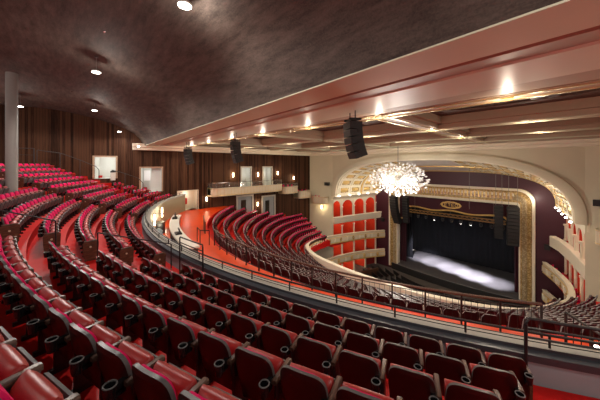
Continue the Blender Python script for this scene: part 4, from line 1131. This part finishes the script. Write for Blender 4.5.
# stepped beam between the two ceilings: bands as (offset from the dark edge, height)
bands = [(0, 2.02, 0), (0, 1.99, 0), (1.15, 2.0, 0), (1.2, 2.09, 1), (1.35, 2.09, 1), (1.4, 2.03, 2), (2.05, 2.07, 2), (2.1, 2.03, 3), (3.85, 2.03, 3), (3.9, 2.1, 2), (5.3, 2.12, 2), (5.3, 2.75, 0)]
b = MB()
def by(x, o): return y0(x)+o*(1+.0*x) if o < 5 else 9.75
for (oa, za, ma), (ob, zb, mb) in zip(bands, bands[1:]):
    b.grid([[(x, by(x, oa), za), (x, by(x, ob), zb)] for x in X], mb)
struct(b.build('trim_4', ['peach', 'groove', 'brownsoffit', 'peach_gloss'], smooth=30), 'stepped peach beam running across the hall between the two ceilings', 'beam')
# coffered ceiling
b = MB(); b.grid([[(-35, 9.0, 2.75), (9, 9.0, 2.75)], [(-35, 32, 2.75), (9, 32, 2.75)]]); struct(b.build('ceiling', 'panel_plaster', smooth=0), 'dark mottled plaster panels of the coffered ceiling', 'ceiling')
XR = [3.0, -5.8, -14.6, -23.4, -30.6]; YR = [10.2, 16.4, 22.3, 27.6]
b = MB()
for y, w_ in zip(YR, (.95, .9, .9, .9)):
    b.box((-13, y, 2.43), (44, w_, .66), 0, 0)
    for s_ in (-1, 1): b.box((-13, y+s_*(w_/2+.12), 2.55), (44, .24, .42), 0, 0); b.box((-13, y+s_*w_*.32, 2.085), (44, .10, .05), 0, 1 if y > 11 else 2)
b.box((-13, 30.4, 2.43), (44, 2.6, .66), 0, 0)
for x in XR:
    b.box((x, 21, 2.435), (.95, 22.6, .65), 0, 0)
    for s_ in (-1, 1): b.box((x+s_*.58, 21, 2.55), (.24, 22.6, .42), 0, 0); b.box((x+s_*.31, 21, 2.085), (.10, 22.6, .05), 0, 2 if x == -5.8 else 1)
struct(b.build('ceiling_beams', ['beam', 'peach', 'brass'], smooth=0), 'peach beams with pale mouldings dividing the coffered ceiling', 'beam')
# cornice along the walls under the ceiling
b = MB()
path = [(XW-.5, 5.4, 1.78), (XW, 9, 1.78), (XW, 30.5, 1.78), (XC-13.55, YA-.02, 1.78), (XC+13.55, YA-.02, 1.78), (XC+17.7, 30.5, 1.78), (XC+17.7, 10, 1.78)]
b.sweep(path, [(-.02, -.25), (-.22, -.22), (-.26, .0), (-.5, .1), (-.55, .3), (-.7, .34), (-.7, .4), (.1, .4)])
struct(b.build('cornice', 'creamlight', smooth=30), 'stepped peach cornice along the top of the hall walls', 'cornice')
b = MB(); b.box((XC+17.9, 20, -8), (.2, 21.5, 21)); struct(b.build('wall_right', 'plank', smooth=0), 'dark plank wall on the right of the hall', 'wall')
# downlights in the beams
n = 0
lights = [(-1.4, 10.2), (-5.8, 10.2), (-10.2, 10.2), (-14.6, 10.2), (-18.9, 10.2), (-23.4, 10.2), (-27.6, 10.2), (3, 10.2),
          (-1.4, 16.4), (-10.2, 16.4), (-18.9, 16.4), (-26.8, 16.4), (-5.8, 16.4), (-1.4, 22.3), (-10.2, 22.3), (-18.9, 22.3), (-26.8, 22.3), (-5.8, 22.3)]
for i, (x, y) in enumerate(lights):
    rowi = 0 if y < 12 else 1 if y < 18 else 2
    same = sorted([q[0] for q in lights if q[1] == y])
    k = same.index(x)
    t = thing('ceiling_downlight', (x, y, 2.03), 0, f'small round downlight in the {["first","second","third"][rowi]} cross beam from the camera, {ORD[k]} from the left', 'light', 'downlights in the ceiling beams')
    b = MB(); b.lathe([(.13, .02), (.16, .02), (.16, .06), (.13, .06)], n=14); b.build('trim_ring', 'goldplain', t)
    b = MB(); b.lathe([(.0, .03), (.13, .03), (.13, .05)], n=14); b.build('lens', 'lamp', t)
    lamp('POINT', (0, 0, -.30), 36, (1, .84, .66), .08, parent=t); lamp('SPOT', (0, 0, .0), 260 if y < 12 else 300, (1, .86, .70), .08, spot=150, blend=.5, parent=t)
# pendants over the balcony; last three unseen, added to light the near rows
for i, (x, y, zc, z) in enumerate(((-6.7, 2.3, 4.5, 4.02), (-14.6, 1.2, 4.85, 4.15), (-24.3, 1.9, 4.6, 4.05), (-27.8, -2.1, 5.25, 4.3), (-29.9, 4.2, 3.4, 3.2), (2.2, 2.0, 4.6, 4.1), (-6.7, -5.5, 5.25, 4.4), (2.2, -5.5, 5.25, 4.4))):
    t = thing('pendant_light', (x, y, z), 0, ['round pendant light at the top edge of the view', 'round pendant light over the middle of the balcony ceiling', 'round pendant light further along the balcony ceiling below the last one', 'round pendant light beside the grey column', 'round light at the corner of the dark ceiling by the plank wall', 'round pendant light over the right-hand aisle', 'round pendant light over the rear rows', 'round pendant light over the rear of the right-hand aisle'][i], 'light', None)
    b = MB(); b.lathe([(.17, 0), (.18, .05), (.06, .1)], n=16); b.build('shade', 'stem', t)
    b = MB(); b.lathe([(.0, -.012), (.155, -.012), (.16, .0)], n=16); b.build('lens', 'coollamp', t)
    if zc-z > .3:
        b = MB(); b.tube([(0, 0, .1), (0, 0, zc-z)], .01, 5); b.build('stem', 'darkcord', t); b = MB(); b.lathe([(.06, zc-z-.04), (.08, zc-z)], n=10); b.build('ceiling_cap', 'black', t)
    lamp('POINT', (0, 0, -.15), (70, 70, 60, 40, 30, 80, 40, 40)[i], (1, .92, .82), .12, parent=t); lamp('SPOT', (0, 0, -.03), (300, 900, 1000, 600, 200, 250, 100, 100)[i], (1, .92, .84), .12, spot=165, blend=.3, parent=t)
c = (-29.0, 5.6, 1.75)
t = thing('beam_uplight', c, 0, 'bright small uplight at the left end of the peach beam', 'light'); b = MB(); b.lathe([(.08, 0), (.1, .06), (.05, .12)], n=10); b.build('lens', 'coollamp', t); lamp('POINT', (0, 0, .35), 6, (1, .93, .85), .06, parent=t)
for i, (x, y) in enumerate(((-11.6, 1.2), (-23.0, .6))):
    t = thing('sprinkler_head', (x, y, 4.82 if i == 0 else 4.9), 0, ['tiny metal sprinkler head on the dark ceiling, nearer the camera', 'tiny metal sprinkler head on the dark ceiling, nearer the plank wall'][i], 'sprinkler'); b = MB(); b.lathe([(.05, 0), (.02, .03), (.02, .1)], n=8); b.build('deflector', 'chrome', t)
# vents
for i, (x, y) in enumerate(((-2.3, 13.45), (-.75, 13.65))):
    t = thing('ceiling_vent', (x, y, 2.72), 0, ['grey scrolled ceiling vent in the coffer panel, left one', 'grey scrolled ceiling vent in the coffer panel, right one'][i], 'vent')
    b = MB()
    for sx in (-1, 1):
        for sy in (-1, 1):
            b.tube([(sx*(.08+.30*sin(pi*j/10)), sy*(.05+.42*(j/10)), -.03) for j in range(11)], .045, 6)
    b.build('scroll', 'seatgrey', t); b = MB(); b.lathe([(.08, -.06), (.12, 0)], n=10); b.build('hub', 'seatgrey', t)
b = MB(); P = []
for j in range(40):
    a = 2*pi*j/40; P.append((-1.6+2.6*math.copysign(abs(cos(a))**.7, cos(a)), 13.5+.95*math.copysign(abs(sin(a))**.7, sin(a)), 2.72))
b.tube(P, .05, 6, closed=True); struct(b.build('trim_5', 'panel_plaster'), 'oval plaster border round the two ceiling vents', 'trim')

# ------------------------------------------------------------------ chandelier
t = thing('chandelier', (XC, 26.0, -1.45), 0, 'large white starburst glass chandelier hanging in front of the arch', 'chandelier')
b = MB(); b.tube([(0, 0, .2), (0, 0, 3.5)], .03, 6); b.build('hanging_rod', 'darkcord', t)
b = MB(); b.lathe([(.05, -.35), (.3, -.2), (.38, 0), (.3, .2), (.05, .35)], n=14); b.build('hub', 'stem', t)
rest = MB()
N = 330
order = list(range(N)); random.shuffle(order)
for idx in range(N):
    i = order[idx]
    zz = 1-2*(i+.5)/N; ph = i*2.399963; rr = sqrt(1-zz*zz)
    k = random.uniform(.55, 1.0) if random.random() < .6 else random.uniform(.85, 1.02)
    tip = (2.95*k*rr*cos(ph), 2.95*k*rr*sin(ph), 1.75*k*zz)
    b = MB(); b.tube([(tip[0]*.1, tip[1]*.1, tip[2]*.1), tip], [.012, .008], 4, 1)
    dl = sqrt(sum(c*c for c in tip)); u = [c/dl for c in tip]; rad = random.uniform(.085, .14); ln = random.uniform(.2, .28)
    b.tube([tuple(tip[c]-u[c]*ln*.5 for c in range(3)), tip, tuple(tip[c]+u[c]*ln*.35 for c in range(3)), tuple(tip[c]+u[c]*ln*.55 for c in range(3))], [.02, rad, rad*.8, .01], 6, 0)
    if idx < 100: b.build('glass_spray', ['glass', 'stem'], t, smooth=60)
    else:
        o = len(rest.v); rest.v += b.v; rest.f += [tuple(o+q for q in f_) for f_ in b.f]; rest.m += b.m
o = rest.build('glass_sprays', ['glass', 'stem'], t, smooth=60); o['kind'] = 'stuff'
lamp('POINT', (0, 0, 0), 520, (1, .91, .76), 1.0, parent=t); lamp('POINT', (0, 0, -2.4), 900, (1, .93, .84), .5, parent=t)
